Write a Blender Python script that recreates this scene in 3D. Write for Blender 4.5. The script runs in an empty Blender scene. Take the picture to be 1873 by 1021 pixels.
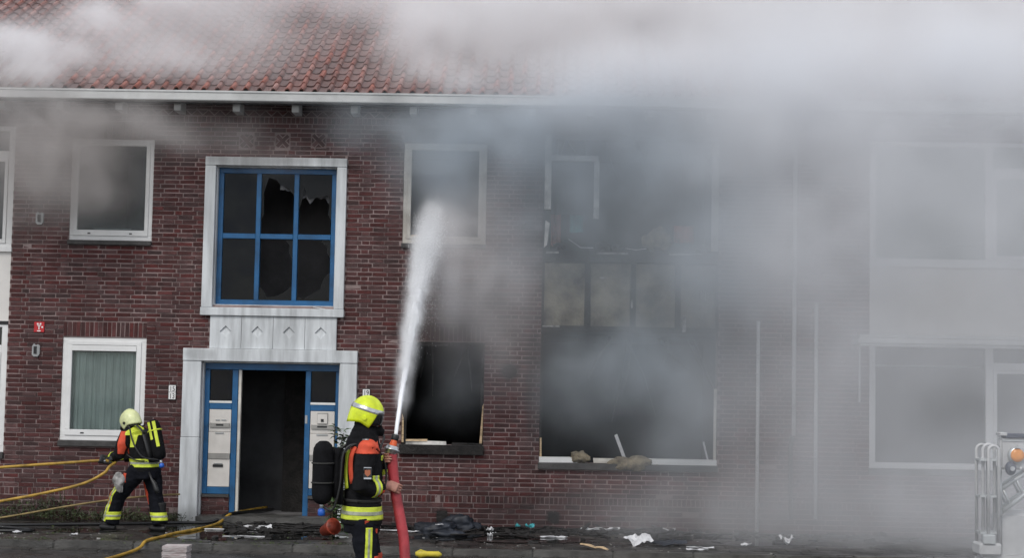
import bpy, bmesh, math, random
import numpy as np
from mathutils import Vector, Matrix, noise as mnoise

sc = bpy.context.scene
COL = sc.collection
R = math.radians
rnd = random.Random(7)

# ------------------------------------------------------------------ camera
def set_camera():
    pitch, roll, yaw = R(3.834), R(1.051), R(-0.943)
    f = Vector((math.sin(yaw) * math.cos(pitch), math.cos(yaw) * math.cos(pitch), math.sin(pitch)))
    rt = Vector((math.cos(yaw), -math.sin(yaw), 0))
    up = rt.cross(f)
    r2 = rt * math.cos(roll) + up * math.sin(roll)
    u2 = up * math.cos(roll) - rt * math.sin(roll)
    cam = bpy.data.cameras.new('camera')
    co = bpy.data.objects.new('camera', cam)
    COL.objects.link(co)
    m = Matrix.Identity(4)
    for i, a in enumerate((r2, u2, -f)):
        for j in range(3):
            m[j][i] = a[j]
    m.translation = Vector((0, -22.5, 2.084))
    co.matrix_world = m
    cam.sensor_width = 36
    cam.lens = 36 * 2842 / 1873
    cam.clip_end = 2000
    sc.camera = co
set_camera()

# ------------------------------------------------------------------ sky, sun, exposure
SUN_EL, SUN_AZ = R(46), R(200)
wd = bpy.data.worlds.new('World')
sc.world = wd
wd.use_nodes = True
wn = wd.node_tree
sky = wn.nodes.new('ShaderNodeTexSky')
sky.sky_type = 'NISHITA'
sky.sun_disc = False
sky.sun_elevation = SUN_EL
sky.sun_rotation = SUN_AZ
mixw = wn.nodes.new('ShaderNodeMix')          # overcast: the blue sky veiled by even cloud
mixw.data_type = 'RGBA'
mixw.inputs[0].default_value = 0.78
mixw.inputs[7].default_value = (6.6, 6.75, 7.1, 1)
wn.links.new(sky.outputs[0], mixw.inputs[6])
wn.links.new(mixw.outputs[2], wn.nodes['Background'].inputs[0])
wn.nodes['Background'].inputs[1].default_value = 0.12
sl = bpy.data.lights.new('sun', 'SUN')
sl.energy = 1.3
sl.angle = R(25)
sl.color = (1, 0.96, 0.9)
so = bpy.data.objects.new('sun', sl)
COL.objects.link(so)
so.rotation_euler = (R(90) - SUN_EL, 0, R(180) - SUN_AZ)

sc.view_settings.view_transform = 'Standard'
sc.view_settings.look = 'None'
sc.view_settings.exposure = 0.27
sc.view_settings.gamma = 1
sc.view_settings.use_curve_mapping = False
cy = sc.cycles
cy.use_denoising = True
cy.use_adaptive_sampling = True
cy.adaptive_threshold = 0.02
cy.max_bounces = 10
cy.diffuse_bounces = 3
cy.glossy_bounces = 3
cy.transparent_max_bounces = 12
cy.volume_bounces = 6
cy.volume_step_rate = 1.5

# ------------------------------------------------------------------ materials
def pm(name, col, rough=0.6, var=0.15, scale=4.0, bump=0.0, bscale=40.0, metallic=0.0, spec=0.5, col2=None, island=0.0, rvar=0.0, coat=0.0, stretch=(1, 1, 1)):
    m = bpy.data.materials.new(name)
    m.use_nodes = True
    t = m.node_tree
    N, L = t.nodes.new, t.links.new
    b = t.nodes['Principled BSDF']
    b.inputs['Roughness'].default_value = rough
    b.inputs['Metallic'].default_value = metallic
    b.inputs['Specular IOR Level'].default_value = spec
    b.inputs['Coat Weight'].default_value = coat
    tc = N('ShaderNodeTexCoord')
    mp = N('ShaderNodeMapping')
    mp.inputs['Scale'].default_value = stretch
    L(tc.outputs['Object'], mp.inputs['Vector'])
    ns = N('ShaderNodeTexNoise')
    ns.inputs['Scale'].default_value = scale
    ns.inputs['Detail'].default_value = 7
    ns.inputs['Roughness'].default_value = 0.6
    L(mp.outputs[0], ns.inputs['Vector'])
    c2 = col2 or tuple(c * (1 - 2.2 * var) for c in col)
    mx = N('ShaderNodeMix')
    mx.data_type = 'RGBA'
    mx.inputs[6].default_value = (*c2, 1)
    mx.inputs[7].default_value = (*[min(1, c * (1 + var * 0.5)) for c in col], 1)
    mr = N('ShaderNodeMapRange')
    mr.inputs[1].default_value = 0.3
    mr.inputs[2].default_value = 0.62
    L(ns.outputs['Fac'], mr.inputs[0])
    L(mr.outputs[0], mx.inputs[0])
    out = mx.outputs[2]
    if island:
        gi = N('ShaderNodeNewGeometry')
        oi = N('ShaderNodeObjectInfo')
        ad = N('ShaderNodeMath')
        L(gi.outputs['Random Per Island'], ad.inputs[0])
        L(oi.outputs['Random'], ad.inputs[1])
        fr = N('ShaderNodeMath')
        fr.operation = 'FRACT'
        L(ad.outputs[0], fr.inputs[0])
        hs = N('ShaderNodeHueSaturation')
        m1 = N('ShaderNodeMapRange')
        m1.inputs[3].default_value = 1 - island
        m1.inputs[4].default_value = 1 + island
        L(fr.outputs[0], m1.inputs[0])
        L(m1.outputs[0], hs.inputs['Value'])
        ml = N('ShaderNodeMath')
        ml.operation = 'MULTIPLY'
        ml.inputs[1].default_value = 7.31
        L(fr.outputs[0], ml.inputs[0])
        f2 = N('ShaderNodeMath')
        f2.operation = 'FRACT'
        L(ml.outputs[0], f2.inputs[0])
        m2 = N('ShaderNodeMapRange')
        m2.inputs[3].default_value = 0.7
        m2.inputs[4].default_value = 1.18
        L(f2.outputs[0], m2.inputs[0])
        L(m2.outputs[0], hs.inputs['Saturation'])
        L(out, hs.inputs['Color'])
        out = hs.outputs[0]
    L(out, b.inputs['Base Color'])
    m['_out'] = 1
    if rvar:
        m3 = N('ShaderNodeMapRange')
        m3.inputs[1].default_value = 0.35
        m3.inputs[2].default_value = 0.6
        m3.inputs[3].default_value = max(0.02, rough - rvar)
        m3.inputs[4].default_value = min(1, rough + rvar)
        n2 = N('ShaderNodeTexNoise')
        n2.inputs['Scale'].default_value = scale * 0.37
        n2.inputs['Detail'].default_value = 4
        L(mp.outputs[0], n2.inputs['Vector'])
        L(n2.outputs['Fac'], m3.inputs[0])
        L(m3.outputs[0], b.inputs['Roughness'])
    if bump:
        nb = N('ShaderNodeTexNoise')
        nb.inputs['Scale'].default_value = bscale
        nb.inputs['Detail'].default_value = 4
        L(mp.outputs[0], nb.inputs['Vector'])
        bp = N('ShaderNodeBump')
        bp.inputs['Strength'].default_value = bump
        bp.inputs['Distance'].default_value = 0.02
        L(nb.outputs['Fac'], bp.inputs['Height'])
        L(bp.outputs[0], b.inputs['Normal'])
    return m

def soot_stain(m, spots, col=(0.012, 0.011, 0.011), amount=0.9):
    """soot deposited on a surface: spots of (x, z, rx, rz, strength) in wall metres, edges broken up by noise"""
    t = m.node_tree
    N, L = t.nodes.new, t.links.new
    b = t.nodes['Principled BSDF']
    src = b.inputs['Base Color'].links[0].from_socket
    ge = N('ShaderNodeNewGeometry')
    ns = N('ShaderNodeTexNoise')
    ns.inputs['Scale'].default_value = 1.7
    ns.inputs['Detail'].default_value = 5
    L(ge.outputs['Position'], ns.inputs['Vector'])
    tot = None
    for (x, z, rx, rz, s) in spots:
        sb = N('ShaderNodeVectorMath')
        sb.operation = 'SUBTRACT'
        L(ge.outputs['Position'], sb.inputs[0])
        sb.inputs[1].default_value = (x, 0, z)
        ml = N('ShaderNodeVectorMath')
        ml.operation = 'MULTIPLY'
        L(sb.outputs[0], ml.inputs[0])
        ml.inputs[1].default_value = (1 / rx, 0, 1 / rz)
        ln = N('ShaderNodeVectorMath')
        ln.operation = 'LENGTH'
        L(ml.outputs[0], ln.inputs[0])
        ad = N('ShaderNodeMath')
        ad.operation = 'ADD'
        L(ln.outputs['Value'], ad.inputs[0])
        sc_ = N('ShaderNodeMath')
        sc_.operation = 'MULTIPLY_ADD'
        L(ns.outputs['Fac'], sc_.inputs[0])
        sc_.inputs[1].default_value = 0.9
        sc_.inputs[2].default_value = -0.45
        L(sc_.outputs[0], ad.inputs[1])
        mr = N('ShaderNodeMapRange')
        mr.interpolation_type = 'SMOOTHSTEP'
        mr.inputs[1].default_value = 1.15
        mr.inputs[2].default_value = 0.45
        mr.inputs[4].default_value = s
        L(ad.outputs[0], mr.inputs[0])
        if tot is None:
            tot = mr.outputs[0]
        else:
            mxn = N('ShaderNodeMath')
            mxn.operation = 'MAXIMUM'
            L(tot, mxn.inputs[0])
            L(mr.outputs[0], mxn.inputs[1])
            tot = mxn.outputs[0]
    mx = N('ShaderNodeMix')
    mx.data_type = 'RGBA'
    am = N('ShaderNodeMath')
    am.operation = 'MULTIPLY'
    am.inputs[1].default_value = amount
    L(tot, am.inputs[0])
    L(am.outputs[0], mx.inputs[0])
    L(src, mx.inputs[6])
    mx.inputs[7].default_value = (*col, 1)
    L(mx.outputs[2], b.inputs['Base Color'])

def glass(name, tint=(0.8, 0.85, 0.85), refl=1.0, dirt=0.0, dirtcol=(0.1, 0.1, 0.1)):
    m = bpy.data.materials.new(name)
    m.use_nodes = True
    t = m.node_tree
    N, L = t.nodes.new, t.links.new
    t.nodes.remove(t.nodes['Principled BSDF'])
    tr = N('ShaderNodeBsdfTransparent')
    tr.inputs[0].default_value = (*tint, 1)
    gl = N('ShaderNodeBsdfGlossy')
    gl.inputs['Roughness'].default_value = 0.03
    gl.inputs['Color'].default_value = (0.9 * refl, 0.93 * refl, 0.95 * refl, 1)
    fr = N('ShaderNodeFresnel')
    fr.inputs[0].default_value = 1.5
    ms = N('ShaderNodeMixShader')
    L(fr.outputs[0], ms.inputs[0])
    L(tr.outputs[0], ms.inputs[1])
    L(gl.outputs[0], ms.inputs[2])
    out = ms.outputs[0]
    if dirt:
        df = N('ShaderNodeBsdfDiffuse')
        df.inputs[0].default_value = (*dirtcol, 1)
        tc = N('ShaderNodeTexCoord')
        ns = N('ShaderNodeTexNoise')
        ns.inputs['Scale'].default_value = 3.5
        ns.inputs['Detail'].default_value = 6
        L(tc.outputs['Object'], ns.inputs['Vector'])
        mr = N('ShaderNodeMapRange')
        mr.inputs[1].default_value = 0.35
        mr.inputs[2].default_value = 0.7
        mr.inputs[4].default_value = dirt
        L(ns.outputs['Fac'], mr.inputs[0])
        m2 = N('ShaderNodeMixShader')
        L(mr.outputs[0], m2.inputs[0])
        L(out, m2.inputs[1])
        L(df.outputs[0], m2.inputs[2])
        out = m2.outputs[0]
    L(out, t.nodes['Material Output'].inputs[0])
    return m

M = {}
M['brick'] = pm('brick', (0.084, 0.027, 0.026), 0.85, 0.2, 9, 0.5, 70, island=0.36)
M['mortar'] = pm('mortar', (0.29, 0.22, 0.21), 0.95, 0.25, 3, 0.5, 90)
SOOT = [(-1.35, 5.9, 1.0, 0.75, .8), (-1.3, 3.1, .95, .7, .55), (1.3, 5.95, 1.9, .5, .9), (-0.38, 2.25, .16, .15, .9), (-1.318, .17, .13, .14, .9), (.285, .17, .15, .14, .9),
        (1.35, 0.25, 3.2, .42, .55), (-2.4, .1, 2.2, .33, .4), (-6.6, .05, 3.0, .28, .5), (-3.84, 5.75, 1.3, .5, .35), (2.95, 3.6, .5, 2.2, .4), (-.02, 4.7, .3, 1.3, .65), (-.02, 2.0, .16, 1.2, .6), (-.7, 5.7, .5, .5, .5), (-1.35, 2.9, .8, .35, .8)]
soot_stain(M['brick'], SOOT)
soot_stain(M['mortar'], SOOT, (0.03, 0.028, 0.027), 0.85)
M['tile'] = pm('roof_tile', (0.27, 0.105, 0.08), 0.6, 0.25, 5, 0.4, 50, island=0.35)
def pan_dirt(m, col):
    t = m.node_tree
    N, L = t.nodes.new, t.links.new
    b = t.nodes['Principled BSDF']
    src = b.inputs['Base Color'].links[0].from_socket
    at = N('ShaderNodeAttribute')
    at.attribute_name = 'pan'
    ml = N('ShaderNodeMath')
    ml.operation = 'MULTIPLY'
    ml.inputs[1].default_value = .75
    L(at.outputs['Fac'], ml.inputs[0])
    mx = N('ShaderNodeMix')
    mx.data_type = 'RGBA'
    L(ml.outputs[0], mx.inputs[0])
    L(src, mx.inputs[6])
    mx.inputs[7].default_value = (*col, 1)
    L(mx.outputs[2], b.inputs['Base Color'])
pan_dirt(M['tile'], (0.125, 0.088, 0.085))
M['tilegap'] = pm('roof_underlay', (0.03, 0.022, 0.02), 0.95)
M['upvc'] = pm('white_upvc', (0.76, 0.76, 0.75), 0.35, 0.05, 2.5)
M['upvc_dirty'] = pm('sooted_upvc', (0.66, 0.63, 0.57), 0.5, 0.22, 2.2, col2=(0.36, 0.33, 0.29))
M['upvc_burnt'] = pm('scorched_upvc', (0.70, 0.68, 0.64), 0.6, 0.3, 2.4, col2=(0.05, 0.045, 0.04))
M['conc'] = pm('painted_concrete', (0.62, 0.645, 0.66), 0.6, 0.16, 1.8, 0.25, 60, stretch=(4, 1, .5))
soot_stain(M['conc'], [(-4.2, 5.27, 1.0, .13, .5), (-3.0, 5.3, .5, .12, .3), (-5.0, 0.0, .3, .25, .45), (-4.85, 2.42, .3, .1, .3)], (0.1, 0.095, 0.09))
M['gutter'] = pm('gutter_white', (0.53, 0.535, 0.525), 0.5, 0.16, 1.2)
M['soffit'] = pm('soffit_grey', (0.10, 0.10, 0.105), 0.8, 0.2)
M['sillstone'] = pm('sill_slate', (0.055, 0.052, 0.05), 0.6, 0.25, 6, 0.3)
M['blue'] = pm('blue_paint', (0.011, 0.10, 0.245), 0.4, 0.2, 3)
M['whitestrip'] = pm('white_strip', (0.74, 0.74, 0.72), 0.45, 0.08)
M['mail'] = pm('cream_letterbox', (0.66, 0.63, 0.59), 0.35, 0.07, 3)
M['mailgrey'] = pm('letterbox_slot', (0.34, 0.33, 0.31), 0.3, 0.1, metallic=0.3)
M['black'] = pm('black_plastic', (0.015, 0.015, 0.016), 0.5)
M['char'] = pm('charred', (0.018, 0.016, 0.015), 0.85, 0.35, 8, 0.8, 30)
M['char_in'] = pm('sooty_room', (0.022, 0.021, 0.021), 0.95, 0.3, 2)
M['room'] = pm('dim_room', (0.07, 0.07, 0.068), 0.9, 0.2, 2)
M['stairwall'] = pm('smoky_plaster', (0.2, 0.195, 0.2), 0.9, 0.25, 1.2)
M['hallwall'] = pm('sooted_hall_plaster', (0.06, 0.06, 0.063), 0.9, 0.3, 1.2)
M['curtain'] = pm('net_curtain', (0.74, 0.78, 0.755), 0.9, 0.08, 3)
M['blind'] = pm('pale_blind', (0.78, 0.78, 0.75), 0.9, 0.06, 2)
M['ragcurtain'] = pm('torn_white_curtain', (0.3, 0.3, 0.31), 0.9, 0.2, 8)
M['glass'] = glass('window_glass', (0.62, 0.66, 0.66))
M['glass_clear'] = glass('clear_glass', (0.86, 0.9, 0.89), .6)
M['glass_dark'] = glass('sooty_glass', (0.3, 0.3, 0.31), 0.5, 0.45, (0.016, 0.018, 0.026))  # soot film, with the panes' bluish reflection put into its colour
M['panelwhite'] = pm('cream_panel', (0.74, 0.715, 0.68), 0.5, 0.05, 1.5)
M['insul'] = pm('scorched_insulation', (0.2, 0.18, 0.14), 0.95, 0.3, 2.6, 0.8, 25, col2=(0.022, 0.02, 0.019))
M['insul2'] = pm('insulation_wool', (0.24, 0.2, 0.135), 1.0, 0.25, 9, 1.0, 35, col2=(0.07, 0.058, 0.042))
M['pipe'] = pm('pale_pipe', (0.6, 0.6, 0.6), 0.5, 0.1)
M['signred'] = pm('sign_red', (0.5, 0.02, 0.025), 0.4, 0.08)
M['white'] = pm('white_enamel', (0.8, 0.8, 0.79), 0.35, 0.04)
M['greymetal'] = pm('grey_metal', (0.36, 0.37, 0.37), 0.45, 0.15, metallic=0.4)
M['silver'] = pm('alloy', (0.55, 0.56, 0.57), 0.3, 0.12, 12, metallic=0.8)
M['yellowhose'] = pm('yellow_hose', (0.43, 0.26, 0.035), 0.55, 0.3, 6, 0.2, 60)
M['tanhose'] = pm('dirty_rope_hose', (0.27, 0.2, 0.08), 0.7, 0.25, 6)
M['blackhose'] = pm('black_hose', (0.012, 0.012, 0.013), 0.4)
M['redhose'] = pm('red_hose', (0.42, 0.045, 0.055), 0.5, 0.22, 5, 0.3, 80)
M['orange'] = pm('orange_fabric', (0.62, 0.075, 0.03), 0.75, 0.12, 10, 0.2)
M['orangeplastic'] = pm('orange_plastic', (0.75, 0.12, 0.03), 0.4, 0.08)
M['turnout'] = pm('dark_turnout_cloth', (0.011, 0.011, 0.0125), 0.9, 0.25, 9, 0.4, 220, spec=0.18)
M['trouser'] = pm('navy_turnout_cloth', (0.009, 0.010, 0.015), 0.9, 0.25, 9, 0.4, 220, spec=0.18)
M['hivis'] = pm('hivis_yellow', (0.66, 0.76, 0.06), 0.6, 0.12, 12)
M['silverband'] = pm('retroreflective', (0.38, 0.40, 0.3), 0.4, 0.15, 20)
M['helmetB'] = pm('lime_helmet', (0.68, 0.80, 0.012), 0.34, 0.14, 9, 0.15, 30, coat=0.3, rvar=0.15)
M['helmetA'] = pm('pale_helmet', (0.72, 0.76, 0.40), 0.42, 0.16, 8, 0.15, 30, coat=0.2)
M['visor'] = pm('dark_visor', (0.01, 0.01, 0.011), 0.12, 0.1)
M['skin'] = pm('skin', (0.42, 0.2, 0.15), 0.55, 0.12, 14, 0.15, 120)
M['glove'] = pm('glove', (0.03, 0.03, 0.033), 0.7)
M['rubber'] = pm('boot_rubber', (0.012, 0.012, 0.012), 0.5)
M['bluecap'] = pm('blue_knob', (0.02, 0.12, 0.55), 0.35)
M['cover'] = pm('black_cover', (0.008, 0.008, 0.0095), 0.9, 0.3, 8, 0.4, 120, spec=0.18)
M['strap'] = pm('webbing', (0.03, 0.03, 0.028), 0.8)
M['bagplastic'] = pm('clear_bag', (0.33, 0.32, 0.31), 0.35, 0.3, 12)
M['road'] = pm('wet_asphalt', (0.038, 0.037, 0.036), 0.3, 0.3, 5, 0.6, 55, rvar=0.2)
M['paver'] = pm('wet_paver', (0.05, 0.046, 0.042), 0.34, 0.45, 2.2, 0.4, 45, island=0.28, rvar=0.3)
M['joint'] = pm('paver_joint', (0.03, 0.032, 0.023), 0.5, 0.3, 3, 0.5)
M['kerb'] = pm('kerb_concrete', (0.085, 0.082, 0.076), 0.45, 0.35, 3, 0.5, 50, island=0.15, rvar=0.25)
M['earth'] = pm('earth', (0.05, 0.05, 0.04), 0.9)
M['potred'] = pm('red_orange_pot', (0.3, 0.045, 0.02), 0.5, 0.2, 6)
M['leaf'] = pm('weed_leaf', (0.045, 0.062, 0.02), 0.6, 0.35, 7, island=0.4)
M['leaf2'] = pm('plant_leaf', (0.05, 0.085, 0.03), 0.5, 0.3, 5, island=0.45)
M['twig'] = pm('stem', (0.09, 0.075, 0.04), 0.8)
M['paper'] = pm('white_scrap', (0.6, 0.6, 0.61), 0.7, 0.12, 10)
M['crumb'] = pm('plaster_crumb', (0.42, 0.41, 0.39), 0.8, 0.3, 20)
M['ash'] = pm('pale_ash', (0.33, 0.32, 0.31), 0.9, 0.35, 14)
M['news'] = pm('newsprint', (0.52, 0.5, 0.49), 0.8, 0.22, 26, col2=(0.3, 0.2, 0.2), stretch=(.5, 2, 4))
M['teal'] = pm('teal_plastic', (0.05, 0.42, 0.46), 0.4)
M['yellowpl'] = pm('yellow_plastic', (0.62, 0.5, 0.05), 0.45, 0.2, 12)
M['wood'] = pm('splintered_wood', (0.62, 0.45, 0.27), 0.7, 0.3, 9, stretch=(1, 1, 6))
M['slate_rag'] = pm('dark_blue_rag', (0.02, 0.024, 0.034), 0.55, 0.35, 6)
M['cagewhite'] = pm('cage_white', (0.5, 0.5, 0.5), 0.4, 0.08)
M['cagealu'] = pm('cage_alu', (0.55, 0.57, 0.57), 0.35, 0.1, metallic=0.5)
M['cagedark'] = pm('cage_dark', (0.06, 0.07, 0.1), 0.4)
M['amber'] = pm('amber_lens', (0.75, 0.28, 0.04), 0.2, 0.08, 20)
M['tealrag'] = pm('teal_cloth', (0.12, 0.42, 0.42), 0.8)
M['redrag'] = pm('red_cloth', (0.5, 0.12, 0.07), 0.85, 0.3)
M['rust'] = pm('rusty_wood', (0.3, 0.1, 0.05), 0.85, 0.4, 5)
M['water'] = pm('white_water_spray', (0.93, 0.94, 0.96), 0.25, 0.02)
M['water'].node_tree.nodes['Principled BSDF'].inputs['Transmission Weight'].default_value = 0.05

# ------------------------------------------------------------------ mesh helpers
class MB:
    def __init__(s):
        s.v, s.f = [], []
    def add(s, vs, fs):
        k = len(s.v)
        s.v.extend([tuple(v) for v in vs])
        s.f.extend([tuple(i + k for i in f) for f in fs])
        return s
    def box(s, x0, x1, y0, y1, z0, z1, j=0.0):
        vs = [(x0, y0, z0), (x1, y0, z0), (x1, y1, z0), (x0, y1, z0), (x0, y0, z1), (x1, y0, z1), (x1, y1, z1), (x0, y1, z1)]
        if j:
            vs = [tuple(c + rnd.uniform(-j, j) for c in v) for v in vs]
        return s.add(vs, [(0, 3, 2, 1), (4, 5, 6, 7), (0, 1, 5, 4), (1, 2, 6, 5), (2, 3, 7, 6), (3, 0, 4, 7)])
    def loft(s, rings, cap=True):
        n = len(rings[0])
        k = len(s.v)
        for r in rings:
            s.v.extend([tuple(p) for p in r])
        for i in range(len(rings) - 1):
            for j in range(n):
                a, b = k + i * n + j, k + i * n + (j + 1) % n
                s.f.append((a, b, b + n, a + n))
        if cap:
            s.f.append(tuple(k + j for j in reversed(range(n))))
            e = k + (len(rings) - 1) * n
            s.f.append(tuple(e + j for j in range(n)))
        return s
    def tube(s, pts, r, n=8, ref=None, cap=True):
        pts = [Vector(p) for p in pts]
        rs = r if isinstance(r, (list, tuple)) else [r] * len(pts)
        rings = []
        u = None
        for i, p in enumerate(pts):
            t = (pts[min(i + 1, len(pts) - 1)] - pts[max(i - 1, 0)]).normalized()
            if u is None:
                a = Vector(ref) if ref else (Vector((0, 0, 1)) if abs(t.z) < 0.9 else Vector((1, 0, 0)))
                u = (a - t * a.dot(t)).normalized()
            else:
                u = (u - t * u.dot(t)).normalized()
            w = t.cross(u)
            rr = rs[i]
            ra, rb = rr if isinstance(rr, (list, tuple)) else (rr, rr)
            rings.append([p + u * (ra * math.cos(2 * math.pi * k / n)) + w * (rb * math.sin(2 * math.pi * k / n)) for k in range(n)])
        return s.loft(rings, cap)
    def ball(s, c, rx, ry=None, rz=None, n=12, m=8):
        ry = ry or rx
        rz = rz or rx
        rings = []
        for i in range(m + 1):
            th = math.pi * (0.02 + 0.96 * i / m)
            rings.append([(c[0] + rx * math.sin(th) * math.cos(2 * math.pi * k / n), c[1] + ry * math.sin(th) * math.sin(2 * math.pi * k / n), c[2] - rz * math.cos(th)) for k in range(n)])
        return s.loft(rings)
    def data(s, name, mat, smooth=False):
        me = bpy.data.meshes.new(name)
        me.from_pydata([tuple(v) for v in s.v], [], s.f)
        if mat:
            me.materials.append(mat)
        if smooth:
            me.polygons.foreach_set('use_smooth', [True] * len(me.polygons))
        me.update()
        return me
    def build(s, name, mat, parent=None, smooth=False, **kw):
        return link(name, s.data(name, mat, smooth), parent, **kw)

def link(name, data, parent=None, label=None, cat=None, group=None, kind=None):
    o = bpy.data.objects.new(name, data)
    COL.objects.link(o)
    if parent is not None:
        o.parent = parent
        if parent.parent is None:            # parts are modelled in place: undo the offset of the thing's own origin
            o.matrix_parent_inverse = Matrix.Translation(-parent.location)
    for k, v in (('label', label), ('category', cat), ('group', group), ('kind', kind)):
        if v:
            o[k] = v
    return o

def empty(name, loc, label=None, cat=None, group=None):
    o = bpy.data.objects.new(name, None)
    o.empty_display_size = 0.2
    COL.objects.link(o)
    o.location = loc
    for k, v in (('label', label), ('category', cat), ('group', group)):
        if v:
            o[k] = v
    return o

def smoothpath(pts, n=8):
    pts = [Vector(p) for p in pts]
    out = []
    for i in range(len(pts) - 1):
        p0, p1, p2, p3 = pts[max(i - 1, 0)], pts[i], pts[i + 1], pts[min(i + 2, len(pts) - 1)]
        for k in range(n):
            t = k / n
            out.append(0.5 * ((2 * p1) + (p2 - p0) * t + (2 * p0 - 5 * p1 + 4 * p2 - p3) * t * t + (3 * p1 - p0 - 3 * p2 + p3) * t ** 3))
    out.append(pts[-1])
    return out

def bevel(me, w=0.004, seg=1):
    bm = bmesh.new()
    bm.from_mesh(me)
    es = [e for e in bm.edges if len(e.link_faces) == 2 and e.calc_face_angle(0) > 0.6]
    bmesh.ops.bevel(bm, geom=es, offset=w, segments=seg, affect='EDGES', clamp_overlap=True)
    bm.to_mesh(me)
    bm.free()
    return me

# ------------------------------------------------------------------ ground
KY = -2.95          # front face of the kerb
ZR = -0.09          # road level
g = MB()
g.add([(-120, -120, ZR), (120, -120, ZR), (120, KY + .02, ZR), (-120, KY + .02, ZR)], [(0, 1, 2, 3)])
g.build('road', M['road'], kind='structure')
g = MB()
g.add([(-120, KY + .01, -0.1), (120, KY + .01, -0.1), (120, 140, -0.1), (-120, 140, -0.1)], [(0, 1, 2, 3)])
g.build('ground', M['earth'], kind='structure')
g = MB()
g.add([(-30, KY + .14, -0.022), (30, KY + .14, -0.022), (30, 0.3, -0.022), (-30, 0.3, -0.022)], [(0, 1, 2, 3)])
pav = g.build('pavement', M['joint'], kind='structure')
g = MB()
y = KY + .155
ri = 0
while y < -0.05:
    x = -14 + (0.15 if ri % 2 else 0)
    while x < 13:
        dz = rnd.gauss(0, .0025)
        g.box(x + .003, x + .296, y + .003, min(y + .296, -.012), -0.06, dz, 0.0022)
        x += .3
    y += .3
    ri += 1
g.build('paver', M['paver'], pav, kind='stuff')
km = MB().box(-.497, .497, KY, KY + .13, -.12, .004).data('kerb_stone', M['kerb'])
bevel(km, .012, 2)
gk = MB().box(-30, 30, KY + .02, KY + .12, -.14, -.03)
kerb = gk.build('kerb', M['joint'], kind='structure')
for i in range(-14, 14):
    o = link('kerb_stone', km, kerb)
    o.location = (i + .5, 0, rnd.gauss(0, .003))
# gutter course of bricks along the road edge
g = MB()
x = -14
while x < 13:
    for q in range(2):
        g.box(x + .004, x + .206, KY - .115 - q * .112, KY - .012 - q * .112, ZR - .05, ZR + .012 + rnd.gauss(0, .002), .002)
    x += .21
g.build('gutter_brick', M['paver'], kerb, kind='stuff')

M['puddle'] = pm('puddle_water', (0.012, 0.012, 0.011), 0.04, 0.1, 3, spec=0.6)
def puddle(cx, cy, rx, ry, seed):
    n = 72
    vs = []
    for k in range(n):
        a = 2 * math.pi * k / n
        q = 1 + .45 * mnoise.fractal(Vector((math.cos(a) * 1.4, math.sin(a) * 1.4, seed)), .8, 2, 4)
        vs.append((cx + rx * q * math.cos(a), min(-.02, max(KY + .15, cy + ry * q * math.sin(a))), .0062))
    vs.append((cx, cy, .0062))
    MB().add(vs, [(k, (k + 1) % n, n) for k in range(n)]).build('puddle', M['puddle'], kind='structure')
puddle(-4.35, -1.35, .95, 1.0, 3)
puddle(-3.1, -1.9, .5, .45, 9)
puddle(-.4, -1.5, 1.2, .6, 14)
puddle(2.3, -1.3, 1.3, .6, 22)
puddle(-6.3, -1.6, .8, .35, 31)
# ------------------------------------------------------------------ terrace
terrace = empty('brick_terrace', (0, 0, 0), 'red brick two storey terrace with tiled roof, burnt out at its middle bay', 'building')
LB = (-10.25, -7.69)
OPEN = {'lb': (-10.25, -7.69, .945, 5.72), 'ul': (-6.855, -5.64, 4.05, 5.55), 'll': (-6.885, -5.66, 1.135, 2.635), 'pw': (-4.715, -2.945, 3.14, 5.18),
        'dr': (-4.834, -2.831, 0.0, 2.32), 'um': (-1.98, -.763, 4.085, 5.565), 'lm': (-1.93, -.745, 1.17, 2.66), 'bb': (.062, 2.62, .945, 5.72), 'rb': (4.80, 7.36, .955, 5.70)}
X0, X1, ZT = -12.5, 9.6, 6.12
xs = sorted({X0, X1, *[o[0] for o in OPEN.values()], *[o[1] for o in OPEN.values()]})
zs = sorted({0.0 - .1, ZT, *[o[2] for o in OPEN.values()], *[o[3] for o in OPEN.values()]})
def solid(i, k):
    if i < 0 or k < 0 or i >= len(xs) - 1 or k >= len(zs) - 1:
        return False
    xm, zm = (xs[i] + xs[i + 1]) / 2, (zs[k] + zs[k + 1]) / 2
    return not any(a < xm < b and c < zm < d for a, b, c, d in OPEN.values())
g = MB()
WT = 0.28
for i in range(len(xs) - 1):
    for k in range(len(zs) - 1):
        if not solid(i, k):
            continue
        a, b, c, d = xs[i], xs[i + 1], zs[k], zs[k + 1]
        g.add([(a, 0, c), (b, 0, c), (b, 0, d), (a, 0, d)], [(0, 1, 2, 3)])
        g.add([(a, WT, c), (b, WT, c), (b, WT, d), (a, WT, d)], [(3, 2, 1, 0)])
        if not solid(i - 1, k): g.add([(a, 0, c), (a, 0, d), (a, WT, d), (a, WT, c)], [(0, 1, 2, 3)])
        if not solid(i + 1, k): g.add([(b, 0, c), (b, WT, c), (b, WT, d), (b, 0, d)], [(0, 1, 2, 3)])
        if not solid(i, k - 1): g.add([(a, 0, c), (a, WT, c), (b, WT, c), (b, 0, c)], [(0, 1, 2, 3)])
        if not solid(i, k + 1): g.add([(a, 0, d), (b, 0, d), (b, WT, d), (a, WT, d)], [(0, 1, 2, 3)])
wall = g.build('wall', M['mortar'], terrace)

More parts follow.
